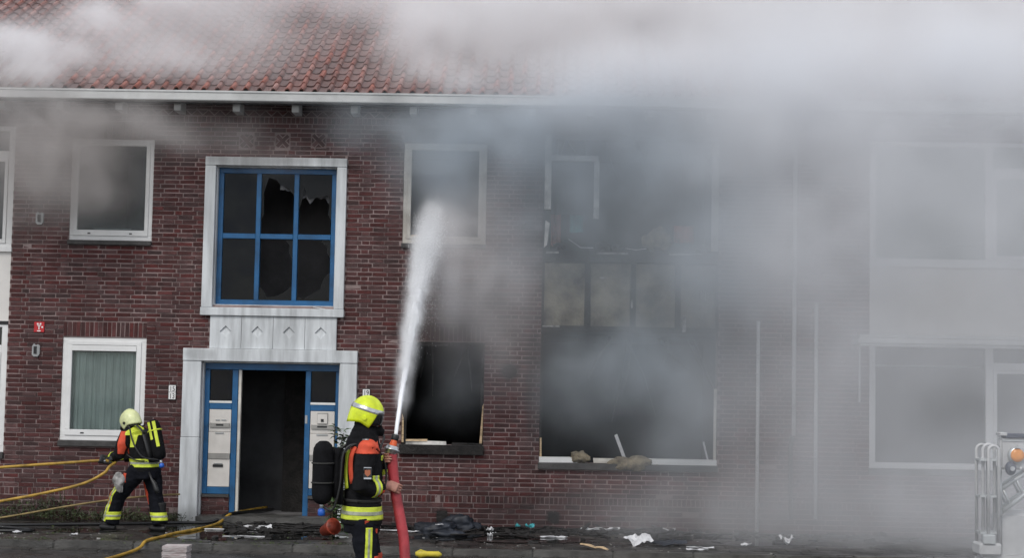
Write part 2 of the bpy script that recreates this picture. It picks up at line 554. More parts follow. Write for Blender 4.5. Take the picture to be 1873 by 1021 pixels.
# --- bricks
SOLD = [(-6.86, -5.64, 5.555, 5.775), (-6.885, -5.66, 2.645, 2.862), (-1.98, -.763, 5.57, 5.79), (-1.93, -.745, 2.67, 2.885)]
EXC = [o for o in OPEN.values()] + SOLD + [(-4.872, -2.803, 2.98, 5.31), (-4.74, -2.893, 2.5, 2.99), (-5.102, -2.58, -.1, 2.505)]
EXC += [(-6.87, -5.63, 3.985, 4.06), (-6.9, -5.65, 1.05, 1.14), (-1.99, -.75, 4.02, 4.09), (-1.95, -.73, 1.03, 1.175), (.05, 2.63, .85, .95), (4.79, 7.37, .87, .96)]
CROSS = [(-3.764, 5.56), (-3.235, 5.575), (-4.29, 5.55)]
EXC += [(cx - .115, cx + .115, cz - .115, cz + .115) for cx, cz in CROSS]
def cut(rects, e):
    out = []
    for (a, b, c, d) in rects:
        if e[0] >= b or e[1] <= a or e[2] >= d or e[3] <= c:
            out.append((a, b, c, d))
            continue
        if e[0] > a: out.append((a, e[0], c, d))
        if e[1] < b: out.append((e[1], b, c, d))
        a2, b2 = max(a, e[0]), min(b, e[1])
        if e[2] > c: out.append((a2, b2, c, e[2]))
        if e[3] < d: out.append((a2, b2, e[3], d))
    return out
PR = 0.007
rest = MB()
single = []
def put_brick(a, b, c, d, can_single=True):
    w, h = b - a, d - c
    if can_single and len(single) < 300 and -7.66 < a and b < -5.1 and .46 < c < 3.95 and h > .045 and w > .085:
        single.append((a, b, c, d))
        return
    p = PR + rnd.gauss(0, .0022)
    if rnd.random() < .012:
        p -= .006
    j = .0022
    rest.box(a, b, -p, .01, c, d, j)
def course(z0, z1, kind, ph):
    x = X0
    if kind == 'A':
        seq = [.2195]
        x += ph
    elif kind == 'B':
        seq = [.2195, .2195, .1097]
        x += ph + .1646
    i = 0
    while x < X1:
        w = seq[i % len(seq)]
        i += 1
        jt = rnd.gauss(0, .004)
        r = [(x + .0068 + jt * .3, x + w - .0068 + jt, z0 + .0078 + rnd.gauss(0, .0013), z1 - .0078 + rnd.gauss(0, .0013))]
        for e in EXC:
            r = cut(r, e)
        for q in r:
            if q[1] - q[0] > .03 and q[3] - q[2] > .018:
                put_brick(*q)
        x += w
def soldiers(a, b, z0, z1, pitch=.0655):
    n = max(1, round((b - a) / pitch))
    p = (b - a) / n
    for i in range(n):
        r = [(a + i * p + .006 + rnd.gauss(0, .0015), a + (i + 1) * p - .006 + rnd.gauss(0, .0015), z0 + .005, z1 - .005)]
        if b - a > 4:
            for e in EXC:
                r = cut(r, e)
        for q in r:
            if q[1] - q[0] > .025:
                put_brick(*q, can_single=False)
z = -.02
ci = 0
while z < .34:
    course(z, z + .0735, 'AB'[ci % 2], rnd.gauss(0, .004))
    z += .0735
    ci += 1
soldiers(X0, X1, .35, .452)
n = 82
p = (5.815 - .455) / n
for k in range(n):
    course(.455 + k * p, .455 + (k + 1) * p, 'AB'[k % 2], rnd.gauss(0, .004))
soldiers(X0, X1, 5.818, 5.91)
for s_ in SOLD:
    soldiers(*s_)
x = X0
while x < X1:                       # zigzag course of slanting bricks under the eaves
    w_ = .155
    rest.add([(x, -.010, 5.922), (x + w_, -.010, 5.922), (x + w_ / 2, -.010, 5.995), (x, .01, 5.922), (x + w_, .01, 5.922), (x + w_ / 2, .01, 5.995)], [(0, 1, 2), (0, 3, 4, 1), (1, 4, 5, 2), (2, 5, 3, 0)])
    x0_ = x + .168 / 2
    rest.add([(x0_ + .012, -.008, 6.0), (x0_ + w_ - .012, -.008, 6.0), (x0_ + w_ / 2, -.008, 5.937), (x0_ + .012, .01, 6.0), (x0_ + w_ - .012, .01, 6.0), (x0_ + w_ / 2, .01, 5.937)], [(0, 2, 1), (0, 1, 4, 3), (1, 2, 5, 4), (2, 0, 3, 5)])
    x += .168
for k in range(2):
    course(6.005 + k * .055, 6.005 + (k + 1) * .055, 'AB'[k], 0)
for cx, cz in CROSS:                # crossed bricks set into the wall above the stair window
    for sgn in (1, -1):
        c_, s_ = math.cos(sgn * R(45)), math.sin(sgn * R(45))
        pts = []
        for (u, v_) in ((-.115, -.024), (.115, -.024), (.115, .024), (-.115, .024)):
            pts.append((cx + u * c_ - v_ * s_, cz + u * s_ + v_ * c_))
        q = .009 if sgn == 1 else .011
        rest.add([(a, -q, b) for a, b in pts] + [(a, .01, b) for a, b in pts], [(0, 1, 2, 3), (0, 4, 5, 1), (1, 5, 6, 2), (2, 6, 7, 3), (3, 7, 4, 0)])
    for (a, b) in ((.112, .038), (-.112, -.038), ):
        for sx in (1, -1):
            e, f_ = .1, .056
            if a > 0:
                rest.add([(cx + sx * e, -.006, cz - .044), (cx + sx * e, -.006, cz + .044), (cx + sx * f_, -.006, cz), (cx + sx * e, .01, cz - .044), (cx + sx * e, .01, cz + .044), (cx + sx * f_, .01, cz)], [(0, 1, 2) if sx < 0 else (0, 2, 1), (0, 2, 5, 3), (1, 4, 5, 2)])
            else:
                rest.add([(cx - .044, -.006, cz + sx * e), (cx + .044, -.006, cz + sx * e), (cx, -.006, cz + sx * f_), (cx - .044, .01, cz + sx * e), (cx + .044, .01, cz + sx * e), (cx, .01, cz + sx * f_)], [(0, 1, 2) if sx > 0 else (0, 2, 1), (0, 2, 5, 3), (1, 4, 5, 2)])
rest.build('brickwork', M['brick'], wall, kind='stuff')
protos = []
for k in range(5):
    mb = MB()
    mb.box(-.5, .5, -.011, .01, -.5, .5)
    vs = []
    for (a, b_, c) in mb.v:
        vs.append((a + rnd.uniform(-.014, .014), b_ + rnd.uniform(-.0025, .0025), c + rnd.uniform(-.05, .05)))
    mb.v = vs
    protos.append(mb.data('brick', M['brick']))
for (a, b, c, d) in single:
    o = link('brick', protos[rnd.randrange(5)], wall)
    o.location = ((a + b) / 2, rnd.gauss(0, .0018), (c + d) / 2)
    o.scale = (b - a, 1, d - c)

# --- roof
PITCH = R(29.5)
EY, EZ = -.44, 6.19
cp, sp = math.cos(PITCH), math.sin(PITCH)
NROW, EXPO = 19, .298
prof = [(0, .012), (.018, .0), (.065, -.006), (.112, .0), (.134, .02), (.150, .05), (.172, .062), (.195, .05), (.212, .018)]
PAN = [.5, .9, 1, .8, .3, .0, .0, .0, .35]
def tile_mesh(seed):
    r2 = random.Random(seed)
    vs, fs = [], []
    npf = len(prof)
    for (v_, lift) in ((0, .026), (.37, 0.0)):
        for (u, h) in prof:
            vs.append((u - .11 + r2.uniform(-.002, .002), v_ + r2.uniform(-.004, .004), h + lift + r2.uniform(-.002, .002)))
    for i in range(npf):
        x_, y_, z_ = vs[i]
        vs.append((x_, y_ + .002, z_ - .02))
    for i in range(npf - 1):
        fs.append((i, i + 1, npf + i + 1, npf + i))
        fs.append((2 * npf + i, 2 * npf + i + 1, i + 1, i))
    mb = MB()
    mb.add(vs, fs)
    return mb
roof_base = MB()
LEN = NROW * EXPO
def on_slope(x, v_, h):
    return (x, EY + v_ * cp - h * sp, EZ + v_ * sp + h * cp)
RX0, RX1 = -12.6, 9.8
c_ = [on_slope(RX0, -.02, -.012), on_slope(RX1, -.02, -.012), on_slope(RX1, LEN, -.012), on_slope(RX0, LEN, -.012)]
ridge = on_slope(0, LEN, 0)
back = [(RX0, 2 * ridge[1] - EY, EZ), (RX1, 2 * ridge[1] - EY, EZ)]
roof_base.add(c_ + back, [(0, 1, 2, 3), (3, 2, 5, 4)])
roof = roof_base.build('roof', M['tilegap'], terrace)
tp = [tile_mesh(100 + k) for k in range(6)]
tpd = [t.data('roof_tile', M['tile']) for t in tp]
def pan_attr(me, n):
    at = me.attributes.new('pan', 'FLOAT', 'POINT')
    at.data.foreach_set('value', (PAN * 3) * n)
for d in tpd:
    pan_attr(d, 1)
rot = Matrix.Rotation(PITCH, 4, 'X')
rest = MB()
cnt = 0
PW = .2
ncol = int((RX1 - RX0) / PW)
for c in range(ncol):
    for r_ in range(NROW):
        x = RX0 + (c + .5) * PW
        k = rnd.randrange(6)
        jx, jr = rnd.gauss(0, .003), rnd.gauss(0, .008)
        pos = on_slope(x + jx, r_ * EXPO - .03, rnd.gauss(0, .002))
        if cnt < 300 and -6.95 < x < -3.35:
            o = link('roof_tile', tpd[k], roof)
            o.location = pos
            o.rotation_euler = (PITCH, 0, jr)
            cnt += 1
        else:
            mt_ = Matrix.Translation(pos) @ Matrix.Rotation(jr, 4, 'Z') @ rot
            rest.add([mt_ @ Vector(v_) for v_ in tp[k].v], tp[k].f)
tf = rest.build('tile_field', M['tile'], roof, kind='stuff')
pan_attr(tf.data, len(rest.v) // 27)
rest = MB()
x = RX0
while x < RX1:                       # ridge tiles
    rings = []
    for (dx, rr) in ((0, .128), (.36, .116)):
        rings.append([(x + dx, ridge[1] + rr * math.cos(t) * 1.05, ridge[2] - .03 + rr * math.sin(t)) for t in [math.pi * k / 8 for k in range(9)]])
    k0 = len(rest.v)
    rest.v += rings[0] + rings[1]
    for q in range(8):
        rest.f.append((k0 + q, k0 + 9 + q, k0 + 10 + q, k0 + q + 1))
    rest.f.append(tuple(k0 + q for q in range(9)))
    x += .33
rest.build('ridge_tile', M['tile'], roof, kind='stuff')

# --- eaves
GY0, GY1 = -.60, -.46
GZ0, GZ1 = 6.035, 6.185
g = MB()
pf = [(GY0 + .012, GZ0), (GY1, GZ0), (GY1, GZ1 - .01), (GY1 - .012, GZ1 - .01), (GY1 - .012, GZ0 + .02), (GY0 + .03, GZ0 + .02), (GY0 + .02, GZ1 - .02), (GY0 + .02, GZ1 - .004), (GY0 - .012, GZ1 - .004), (GY0 - .012, GZ1 - .03), (GY0, GZ1 - .034), (GY0, GZ0 + .012)]
g.loft([[(x, a, b) for a, b in pf] for x in (RX0, RX1)])
g.build('gutter', M['gutter'], terrace)
g = MB().box(RX0, RX1, GY1 + .003, 0, 6.085, 6.11).box(RX0, RX1, GY1 + .003, GY1 + .025, 6.02, 6.085)
g.build('soffit', M['soffit'], terrace)
kbm = MB().box(-.052, .052, -.34, -.002, 5.93, 6.083).data('bracket', M['gutter'])
bevel(kbm, .006)
for k in range(-8, 16):
    link('bracket', kbm, terrace).location = (-5.246 + k * .8535, 0, 0)

# --- rooms behind the openings
g = MB()
g.box(-12.4, 9.5, 4.6, 4.7, 0, 6.1)
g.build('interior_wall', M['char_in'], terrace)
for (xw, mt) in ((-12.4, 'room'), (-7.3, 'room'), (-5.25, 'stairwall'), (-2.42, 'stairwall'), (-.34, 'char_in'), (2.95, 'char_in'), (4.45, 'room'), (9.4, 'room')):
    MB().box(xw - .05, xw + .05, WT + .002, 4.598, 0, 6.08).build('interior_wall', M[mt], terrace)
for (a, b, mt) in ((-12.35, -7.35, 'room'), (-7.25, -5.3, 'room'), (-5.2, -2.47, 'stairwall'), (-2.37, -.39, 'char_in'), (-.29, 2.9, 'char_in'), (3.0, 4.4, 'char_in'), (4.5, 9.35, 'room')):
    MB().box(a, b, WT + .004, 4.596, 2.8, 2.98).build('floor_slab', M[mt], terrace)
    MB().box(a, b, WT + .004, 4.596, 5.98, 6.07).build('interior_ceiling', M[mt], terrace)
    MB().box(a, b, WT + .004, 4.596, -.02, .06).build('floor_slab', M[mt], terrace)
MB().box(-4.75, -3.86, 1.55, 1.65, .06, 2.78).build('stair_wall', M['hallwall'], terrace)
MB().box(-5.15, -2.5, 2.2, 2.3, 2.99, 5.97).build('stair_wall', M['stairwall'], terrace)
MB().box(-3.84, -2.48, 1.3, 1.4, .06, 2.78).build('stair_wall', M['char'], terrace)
g = MB()
for k in range(8):                  # stair flight lost in the dark hall
    g.box(-3.6, -2.5, 1.4 + k * .25, 1.66 + k * .25, .06 + k * .18, .24 + k * .18)
g.build('stair', M['char'], terrace)

# --- windows
def frame_mb(x0, x1, z0, z1, wl, wr, wb, wt_, y0, y1):
    g = MB()
    g.box(x0, x1, y0, y1, z0, z0 + wb)
    g.box(x0, x1, y0, y1, z1 - wt_, z1)
    g.box(x0, x0 + wl, y0, y1, z0 + wb, z1 - wt_)
    g.box(x1 - wr, x1, y0, y1, z0 + wb, z1 - wt_)
    return g
def fr(name, mat, parent, *a, bev=.004):
    me = frame_mb(*a).data(name, M[mat])
    return link(name, bevel(me, bev), parent)
def pane(parent, x0, x1, z0, z1, y, mat='glass'):
    return MB().box(x0, x1, y, y + .008, z0, z1).build('pane', M[mat], parent)
def sill(parent, x0, x1, z0, z1, mat='sillstone', out=.06):
    me = MB().box(x0, x1, -out, .03, z0, z1).data('sill', M[mat])
    return link('sill', bevel(me, .006), parent)

# upper left window
w = fr('window', 'upvc', terrace, -6.853, -5.642, 4.055, 5.548, .06, .06, .07, .05, .012, .1)
fr('sash', 'upvc', w, -6.795, -5.7, 4.122, 5.5, .052, .055, .085, .05, -.004, .07)
pane(w, -6.745, -5.752, 4.2, 5.455, .03)
sill(w, -6.862, -5.634, 3.985, 4.052)
for xx in (-6.56, -5.95):
    MB().box(xx - .02, xx + .02, -.010, .0, 4.148, 4.166).build('drain_cap', M['black'], w)
g = MB()
for k in range(36):
    pass
# pale bar inside near the bottom of the pane
MB().box(-6.55, -6.0, .2, .22, 4.235, 4.25).build('blind_rail', M['white'], w)

# lower left window with net curtain
w = fr('window', 'upvc', terrace, -6.883, -5.662, 1.14, 2.633, .075, .075, .075, .06, .012, .1)
fr('sash', 'upvc', w, -6.81, -5.735, 1.212, 2.575, .068, .07, .085, .05, -.004, .07)
MB().box(-6.742, -5.805, -.012, .05, 2.44, 2.52).build('vent_strip', M['upvc'], w)
MB().box(-6.742, -5.805, .012, .05, 2.428, 2.44).build('vent_gap', M['black'], w)
pane(w, -6.745, -5.8, 1.294, 2.43, .03, 'glass_clear')
sill(w, -6.893, -5.652, 1.055, 1.138)
MB().box(-6.58, -6.53, -.010, 0, 1.24, 1.258).build('drain_cap', M['black'], w)
g = MB()
nf = 150
ring0, ring1 = [], []
for k in range(nf + 1):
    x = -6.86 + 1.18 * k / nf
    y = .125 + .034 * math.sin(k * .50 + 1.1 * math.sin(k * .13)) + .012 * math.sin(k * 1.5)
    ring0.append((x, y, 1.15))
    ring1.append((x, y * .5 + .07, 2.6))
k0 = len(g.v)
g.v += ring0 + ring1
for k in range(nf):
    g.f.append((k, k + 1, nf + 2 + k, nf + 1 + k))
cur = g.build('net_curtain', M['curtain'], w, smooth=True)

# left bay (right end is in view), right bay: pale frames, panel between storeys
def bay(x0, x1, zb, zt, narrow_right, mat, gl='glass'):
    s = 1 if narrow_right else -1
    xm = x1 - .83 if narrow_right else x0 + .83
    z_p0, z_p1 = 2.83, 3.90
    for (a, b) in ((z_p1, zt), (zb, z_p0)):
        w = fr('window', mat, terrace, x0 + .003, x1 - .003, a + .003, b - .003, .09, .09, .085, .065, .012, .1)
        g = MB()
        g.box(xm - .055, xm + .055, .014, .098, a + .089, b - .069)
        na, nb = (xm + .055, x1 - .094) if narrow_right else (x0 + .094, xm - .055)
        zt2 = b - .069 - (.30 if a > 3 else .26)
        g.box(na, nb, .014, .098, zt2 - .11, zt2)
        link('mullion', bevel(g.data('mullion', M[mat]), .004), w)
        fr('sash', mat, w, na, nb, a + .089, zt2 - .112, .05, .05, .06, .045, -.002, .06)
        wa, wb_ = (x0 + .094, xm - .055) if narrow_right else (xm + .055, x1 - .094)
        pane(w, wa, wb_, a + .09, b - .07, .045, gl)
        pane(w, na, nb, zt2, b - .07, .045, gl)
        pane(w, na + .05, nb - .05, a + .149, zt2 - .157, .03, gl)
    MB().box(x0 + .003, x1 - .003, .015, .16, z_p0, z_p1).build('facade_panel', M['panelwhite'], terrace)
    MB().box(x0 - .01, x1 + .01, -.03, .012, z_p1 - .035, z_p1 + .03).build('ledge', M[mat], terrace)
    MB().box(x0 + .003, x1 - .003, .001, .0148, z_p0 - .03, z_p0 + .02).build('panel_trim', M['black'], terrace)
    sl_ = MB().box(x0 - .01, x1 + .01, -.06, .03, zb - .09, zb).data('sill', M['sillstone'])
    link('sill', bevel(sl_, .006), terrace)
bay(-10.25, -7.69, .945, 5.72, True, 'upvc')
bay(4.80, 7.36, .955, 5.70, True, 'upvc', 'glass_clear')
# pale blinds behind the upper right panes, flat canopy under the panel, inner rail of the lower pane
MB().box(4.85, 7.3, .105, .11, 3.95, 5.66).build('roller_blind', M['blind'], terrace)
MB().box(4.9, 6.45, .17, .19, 2.42, 2.45).build('blind_rail', M['upvc'], terrace)
cn = MB().box(4.555, 7.6, -.5, -.002, 2.70, 2.735).box(4.535, 7.62, -.53, -.002, 2.738, 2.81).box(4.555, 7.6, -.51, -.002, 2.813, 2.86)
link('canopy', bevel(cn.data('canopy', M['gutter']), .006), terrace)
MB().tube([(4.60, -.3, 2.69), (4.60, -.3, 1.9)], .014).build('canopy_drop_pipe', M['pipe'], terrace)

# pipes on the right wall
for (x, z0, z1, r_) in ((3.193, 0.02, 3.04, .026), (3.71, 1.40, 6.0, .03), (4.027, .22, 3.32, .027)):
    pth = [(x, -.06, z1), (x, -.06, z0)]
    g = MB().tube(pth, r_, 10)
    pp = g.build('wall_pipe', M['pipe'], terrace, smooth=True)
    g = MB()
    zz = z0 + .35
    while zz < z1:
        g.box(x - r_ - .008, x + r_ + .008, -.062, -.004, zz, zz + .025)
        zz += .95
    g.build('pipe_clip', M['greymetal'], pp)
g = MB().tube([(3.69, -.05, 1.40), (3.665, -.06, 1.2), (3.67, -.07, .2)], .03, 8)
g.build('wall_pipe', M['blackhose'], terrace, smooth=True)

# upper middle window: glass gone, sooted frame
w = fr('window', 'upvc_dirty', terrace, -1.978, -.765, 4.088, 5.562, .06, .06, .07, .05, .012, .1)
fr('sash', 'upvc_dirty', w, -1.918, -.825, 4.155, 5.515, .055, .055, .04, .05, -.004, .07)
sill(w, -1.99, -.755, 4.02, 4.086)
MB().box(-1.86, -1.45, .05, .07, 4.2, 4.216).build('bead', M['wood'], w)

# lower middle window: burnt out, only splintered remains of the frame
w = MB().box(-1.92, -.75, .03, .09, 2.6, 2.655, .005).build('window', M['char'], terrace)
MB().box(-1.925, -1.86, .03, .09, 1.175, 2.2, .006).build('charred_jamb', M['char'], w)
MB().box(-.79, -.75, .03, .09, 1.7, 2.598, .006).build('charred_jamb', M['char'], w)
MB().box(-1.2, -.76, .02, .09, 1.172, 1.2, .008).build('charred_rail', M['char'], w)
MB().box(-1.86, -1.28, .018, .085, 1.174, 1.222, .006).build('bottom_rail', M['upvc_burnt'], w)
MB().add([(-.80, .03, 1.2), (-.762, .03, 1.2), (-.748, .03, 1.78), (-.765, .03, 1.74), (-.80, .07, 1.2), (-.762, .07, 1.2), (-.748, .07, 1.78), (-.765, .07, 1.74)],
         [(0, 1, 2, 3), (0, 4, 5, 1), (1, 5, 6, 2), (3, 7, 4, 0)]).build('jamb', M['wood'], w)
MB().add([(-1.925, .02, 1.2), (-1.895, .02, 1.2), (-1.9, .02, 1.55), (-1.925, .02, 1.62), (-1.925, .06, 1.2), (-1.895, .06, 1.2), (-1.9, .06, 1.55), (-1.925, .06, 1.62)],
         [(0, 1, 2, 3), (0, 4, 5, 1), (1, 5, 6, 2), (3, 7, 4, 0)]).build('jamb', M['wood'], w)
MB().box(-1.86, -1.55, .012, .02, 1.222, 1.25, .005).build('splinter', M['wood'], w)
sill(w, -1.95, -.735, 1.035, 1.172, 'char', .09)

# burnt middle bay
w = MB().box(.08, .175, .012, .1, 4.62, 5.71, .003).build('window', M['upvc_burnt'], terrace)
MB().box(.178, .86, .016, .1, 5.34, 5.42, .003).build('transom', M['upvc_burnt'], w)
MB().box(2.52, 2.615, .012, .1, 4.05, 5.63, .004).build('jamb', M['upvc_dirty'], w)
MB().box(.80, .875, .016, .1, 4.5, 5.335, .004).build('mullion', M['upvc_burnt'], w)
MB().box(.1, .165, .03, .1, 4.02, 4.6, .012).build('jamb', M['char'], w)
MB().add([(.085, .01, 4.06), (.13, .01, 4.1), (.165, .01, 4.42), (.10, .01, 4.46), (.085, .06, 4.06), (.13, .06, 4.1), (.165, .06, 4.42), (.10, .06, 4.46)],
         [(0, 1, 2, 3), (0, 4, 5, 1), (1, 5, 6, 2), (3, 7, 4, 0)]).build('jamb', M['upvc_burnt'], w)
pane(w, .18, .795, 4.55, 5.335, .05, 'glass_dark')
MB().box(.075, 2.6, .012, .09, 5.64, 5.715, .004).build('head_rail', M['char'], w)
b_ = MB().box(.066, 2.616, -.02, .2, 3.86, 4.02, .008).build('charred_beam', M['char'], terrace)
for (a, c) in ((.85, 1.3), (.12, .3), (1.9, 2.2)):
    MB().box(a, c, -.03, -.018, 3.975, 4.0, .004).build('ash_strip', M['ash'], b_)
panel_x = [(.10, .69), (.77, 1.35), (1.43, 2.0), (2.08, 2.58)]
for (a, c) in panel_x:
    g = MB()
    nx, nz = 8, 12
    k0 = 0
    vs = []
    for i in range(nx + 1):
        for k in range(nz + 1):
            x = a + (c - a) * i / nx
            zz = 2.93 + .91 * k / nz
            d = mnoise.fractal(Vector((x * 4, zz * 4, a)), 1, 2, 4) * .03
            vs.append((x, .05 + d, zz))
    fs = [(i * (nz + 1) + k, (i + 1) * (nz + 1) + k, (i + 1) * (nz + 1) + k + 1, i * (nz + 1) + k + 1) for i in range(nx) for k in range(nz)]
    g.add(vs, fs)
    g.build('burnt_panel', M['insul'], b_, smooth=True)
    MB().box(c, c + .08, .0, .1, 2.9, 3.86, .01).build('charred_post', M['char'], b_)
MB().box(.07, .10, .0, .1, 2.9, 3.86, .005).build('charred_post', M['char'], b_)
MB().box(.07, 2.61, .02, .2, 2.84, 2.92, .01).build('charred_rail', M['char'], b_)
for (a, c, zz) in ((.085, .33, 2.905), (.9, 1.0, 3.62), (2.08, 2.13, 3.05)):
    MB().box(a, c, -.012, .01, zz, zz + .022, .004).build('ash_strip', M['ash'], b_)
MB().box(1.36, 1.385, -.01, .01, 3.2, 3.32, .003).build('ash_strip', M['ash'], b_)
MB().box(2.10, 2.16, -.02, 0, 2.86, 3.1, .012).build('hanging_strip', M['ash'], b_)
w = MB().box(.066, .62, .005, .09, .95, 1.03, .004).build('window', M['upvc'], terrace)
MB().box(1.62, 2.616, .005, .09, .95, 1.03, .004).build('bottom_rail', M['upvc'], w)
MB().box(.85, 1.2, .01, .09, .95, 1.02, .008).build('bottom_rail', M['upvc_dirty'], w)
MB().box(.07, .10, .02, .09, 1.03, 1.3, .006).build('jamb', M['wood'], w)
MB().box(2.575, 2.612, .012, .09, 1.032, 2.05, .004).build('jamb', M['upvc_dirty'], w)
MB().box(.066, .095, .04, .09, 1.3, 2.84, .006).build('jamb', M['char'], w)
sill(w, .05, 2.63, .855, .948, 'sillstone', .07)

M['ashwood'] = pm('ash_grey_wood', (0.07, 0.066, 0.062), 0.9, 0.5, 5, 0.6, 40)
r3 = random.Random(17)
for k in range(16):
    up_ = k % 2
    x, y = r3.uniform(.25, 2.45), r3.uniform(.5, 1.8)
    zt_ = (5.9 if up_ else 2.78)
    L_ = r3.uniform(.4, 1.3)
    e = (x + r3.uniform(-.5, .5), y + r3.uniform(-.3, .3), zt_ - L_)
    MB().tube([(x, y, zt_), Vector((x, y, zt_)).lerp(Vector(e), .5) + Vector((r3.uniform(-.05, .05), 0, 0)), e], [(.02, .04), (.015, .035), (.008, .02)], 6).build('hanging_lath', M['ashwood'], terrace)
for k in range(5):
    x = r3.uniform(-1.8, -.9)
    MB().tube([(x, .6 + .2 * k, 2.78), (x + r3.uniform(-.3, .3), .6 + .2 * k, r3.uniform(1.7, 2.3))], [(.02, .03), (.008, .02)], 6).build('hanging_lath', M['ashwood'], terrace)
# wool and wreckage on the burnt sill
def lump(name, c, r_, mat, label, cat, group=None, seed=0, sq=(1, 1, 1)):
    me = MB().ball((0, 0, 0), r_ * sq[0], r_ * sq[1], r_ * sq[2], 36, 22)
    vs = []
    for v_ in me.v:
        vv = Vector(v_)
        d = 1 + .5 * mnoise.fractal(vv * (.9 / r_) + Vector((seed, 0, 0)), .7, 2.2, 5)
        vs.append(vv * d)
    me.v = vs
    o = me.build(name, M[mat], None, True, label=label, cat=cat, group=group)
    o.location = c
    return o
lump('insulation_wool', (.65, .03, 1.04), .10, 'insul2', 'small tan clump of insulation wool on the left of the burnt ground floor sill', 'insulation', 'insulation on the burnt sill', 3, (1.35, .6, .75))
lump('insulation_wool', (1.36, -.02, .97), .17, 'insul2', 'large tan clump of insulation wool hanging over the middle of the burnt sill', 'insulation', 'insulation on the burnt sill', 8, (1.75, .5, .62))
o = MB().box(-.022, .022, -.012, .012, -.02, .36, .004).build('broken_slat', M['paper'], label='pale broken slat standing up at the middle of the burnt ground floor window', cat='slat')
o.location = (1.30, .1, 1.03)
o.rotation_euler = (.1, -.38, 0)
o = MB().box(-.012, .012, -.012, .012, 0, .26, .004).build('broken_slat', M['paper'], label='thin pale broken slat leaning at the right end of the burnt ground floor window', cat='slat')
o.location = (2.5, .1, 1.03)
o.rotation_euler = (0, -.25, 0)

def cloth(name, x0, x1, y, z0, z1, mat, label, cat, amp=.03, ragged=.12, seed=1, parent=None):
    nx, nz = 14, 12
    vs, fs = [], []
    for i in range(nx + 1):
        for k in range(nz + 1):
            u, t = i / nx, k / nz
            rag = ragged * (z1 - z0) * mnoise.noise(Vector((u * 5, seed, 0)))
            zz = (z0 + rag) * (1 - t) + z1 * t
            vs.append((x0 + (x1 - x0) * u, y + amp * math.sin(u * 11 + seed) + .6 * amp * mnoise.noise(Vector((u * 4, t * 3, seed))), zz))
    fs = [(i * (nz + 1) + k, (i + 1) * (nz + 1) + k, (i + 1) * (nz + 1) + k + 1, i * (nz + 1) + k + 1) for i in range(nx) for k in range(nz)]
    me = MB().add(vs, fs)
    bm = bmesh.new()
    d = me.data(name, M[mat], True)
    bm.from_mesh(d)
    bmesh.ops.solidify(bm, geom=bm.faces[:], thickness=.004)
    bm.to_mesh(d)
    bm.free()
    return link(name, d, parent, label=label, cat=cat)
cloth('hanging_cloth', .46, .66, .35, 4.32, 4.62, 'tealrag', 'teal cloth hanging inside the burnt upper bay beside the left post', 'cloth', seed=3)
cloth('hanging_cloth', .19, .33, .4, 4.1, 4.75, 'redrag', 'reddish cloth hanging just inside the left post of the burnt upper bay', 'cloth', seed=5)
cloth('hanging_cloth', 2.0, 2.3, .4, 4.2, 4.45, 'redrag', 'faded red cloth at the right side inside the burnt upper bay', 'cloth', seed=9)
lump('insulation_wool', (1.72, .12, 4.2), .2, 'insul2', 'pale tan insulation lump lying on the sill of the burnt upper bay', 'insulation', None, 5, (1, .6, .8))
for k, (x, zz, l_, a, lb) in enumerate(((.62, 4.06, .36, .35, 'pale curled strip on the left of the burnt upper sill'), (1.42, 4.04, .3, .12, 'pale flat strip on the middle of the burnt upper sill'), (2.2, 3.99, .34, .06, 'pale thin strip on the right of the burnt upper sill'))):
    g = MB()
    vs = []
    for i in range(9):
        u = i / 8 - .5
        up_ = a * (abs(u) + (-u if k == 0 else 0)) * .35
        for s_ in (-1, 1):
            vs.append((u * l_, s_ * .035, up_ + .006 * s_))
    g.add(vs, [(2 * i, 2 * i + 2, 2 * i + 3, 2 * i + 1) for i in range(8)])
    bm = bmesh.new()
    d = g.data('torn_strip', M['paper'], True)
    bm.from_mesh(d)
    bmesh.ops.solidify(bm, geom=bm.faces[:], thickness=.006)
    bm.to_mesh(d)
    bm.free()
    o = link('torn_strip', d, None, lb, 'strip', 'torn strips on the burnt upper sill')
    o.location = (x, -.0, zz + .01)
for k, (x, zz, r_) in enumerate(((.3, 4.07, .07), (.95, 4.08, .09), (1.15, 4.07, .07), (2.42, 4.07, .08))):
    lump('charred_lump', (x, .1, zz), r_, 'char', ['charred lump in the left corner of the burnt upper sill', 'charred lump below the middle post of the burnt upper bay', 'small charred lump right of the middle post of the burnt upper bay', 'charred lump in the right corner of the burnt upper sill'][k], 'debris', 'charred lumps on the burnt upper sill', k + 20, (1.3, 1, .9))

# --- stair window with concrete surround
por = link('portal_surround', bevel(MB().box(-4.872, -2.803, -.075, .012, 5.182, 5.308).data('lintel', M['conc']), .006), terrace)
for nm, a in (('jamb_block', (-4.872, -4.716, -.07, .012, 3.105, 5.179)), ('jamb_block', (-2.944, -2.803, -.07, .012, 3.105, 5.179)), ('sill_block', (-4.882, -2.795, -.085, .012, 2.985, 3.102))):
    link(nm, bevel(MB().box(*a).data(nm, M['conc']), .006), por)
for a in ((-4.715, -4.70, .012, .25, 3.14, 5.18), (-2.96, -2.945, .012, .25, 3.14, 5.18), (-4.7, -2.96, .012, .25, 5.165, 5.18), (-4.7, -2.96, .012, .25, 3.14, 3.15)):
    MB().box(*a).build('reveal', M['conc'], por)
w = fr('window', 'blue', terrace, -4.699, -2.961, 3.152, 5.163, .075, .075, .075, .075, .10, .17)
xa, xb = -4.624, -3.036
cw = (xb - xa - .14) / 3
cols_ = []
xx = xa
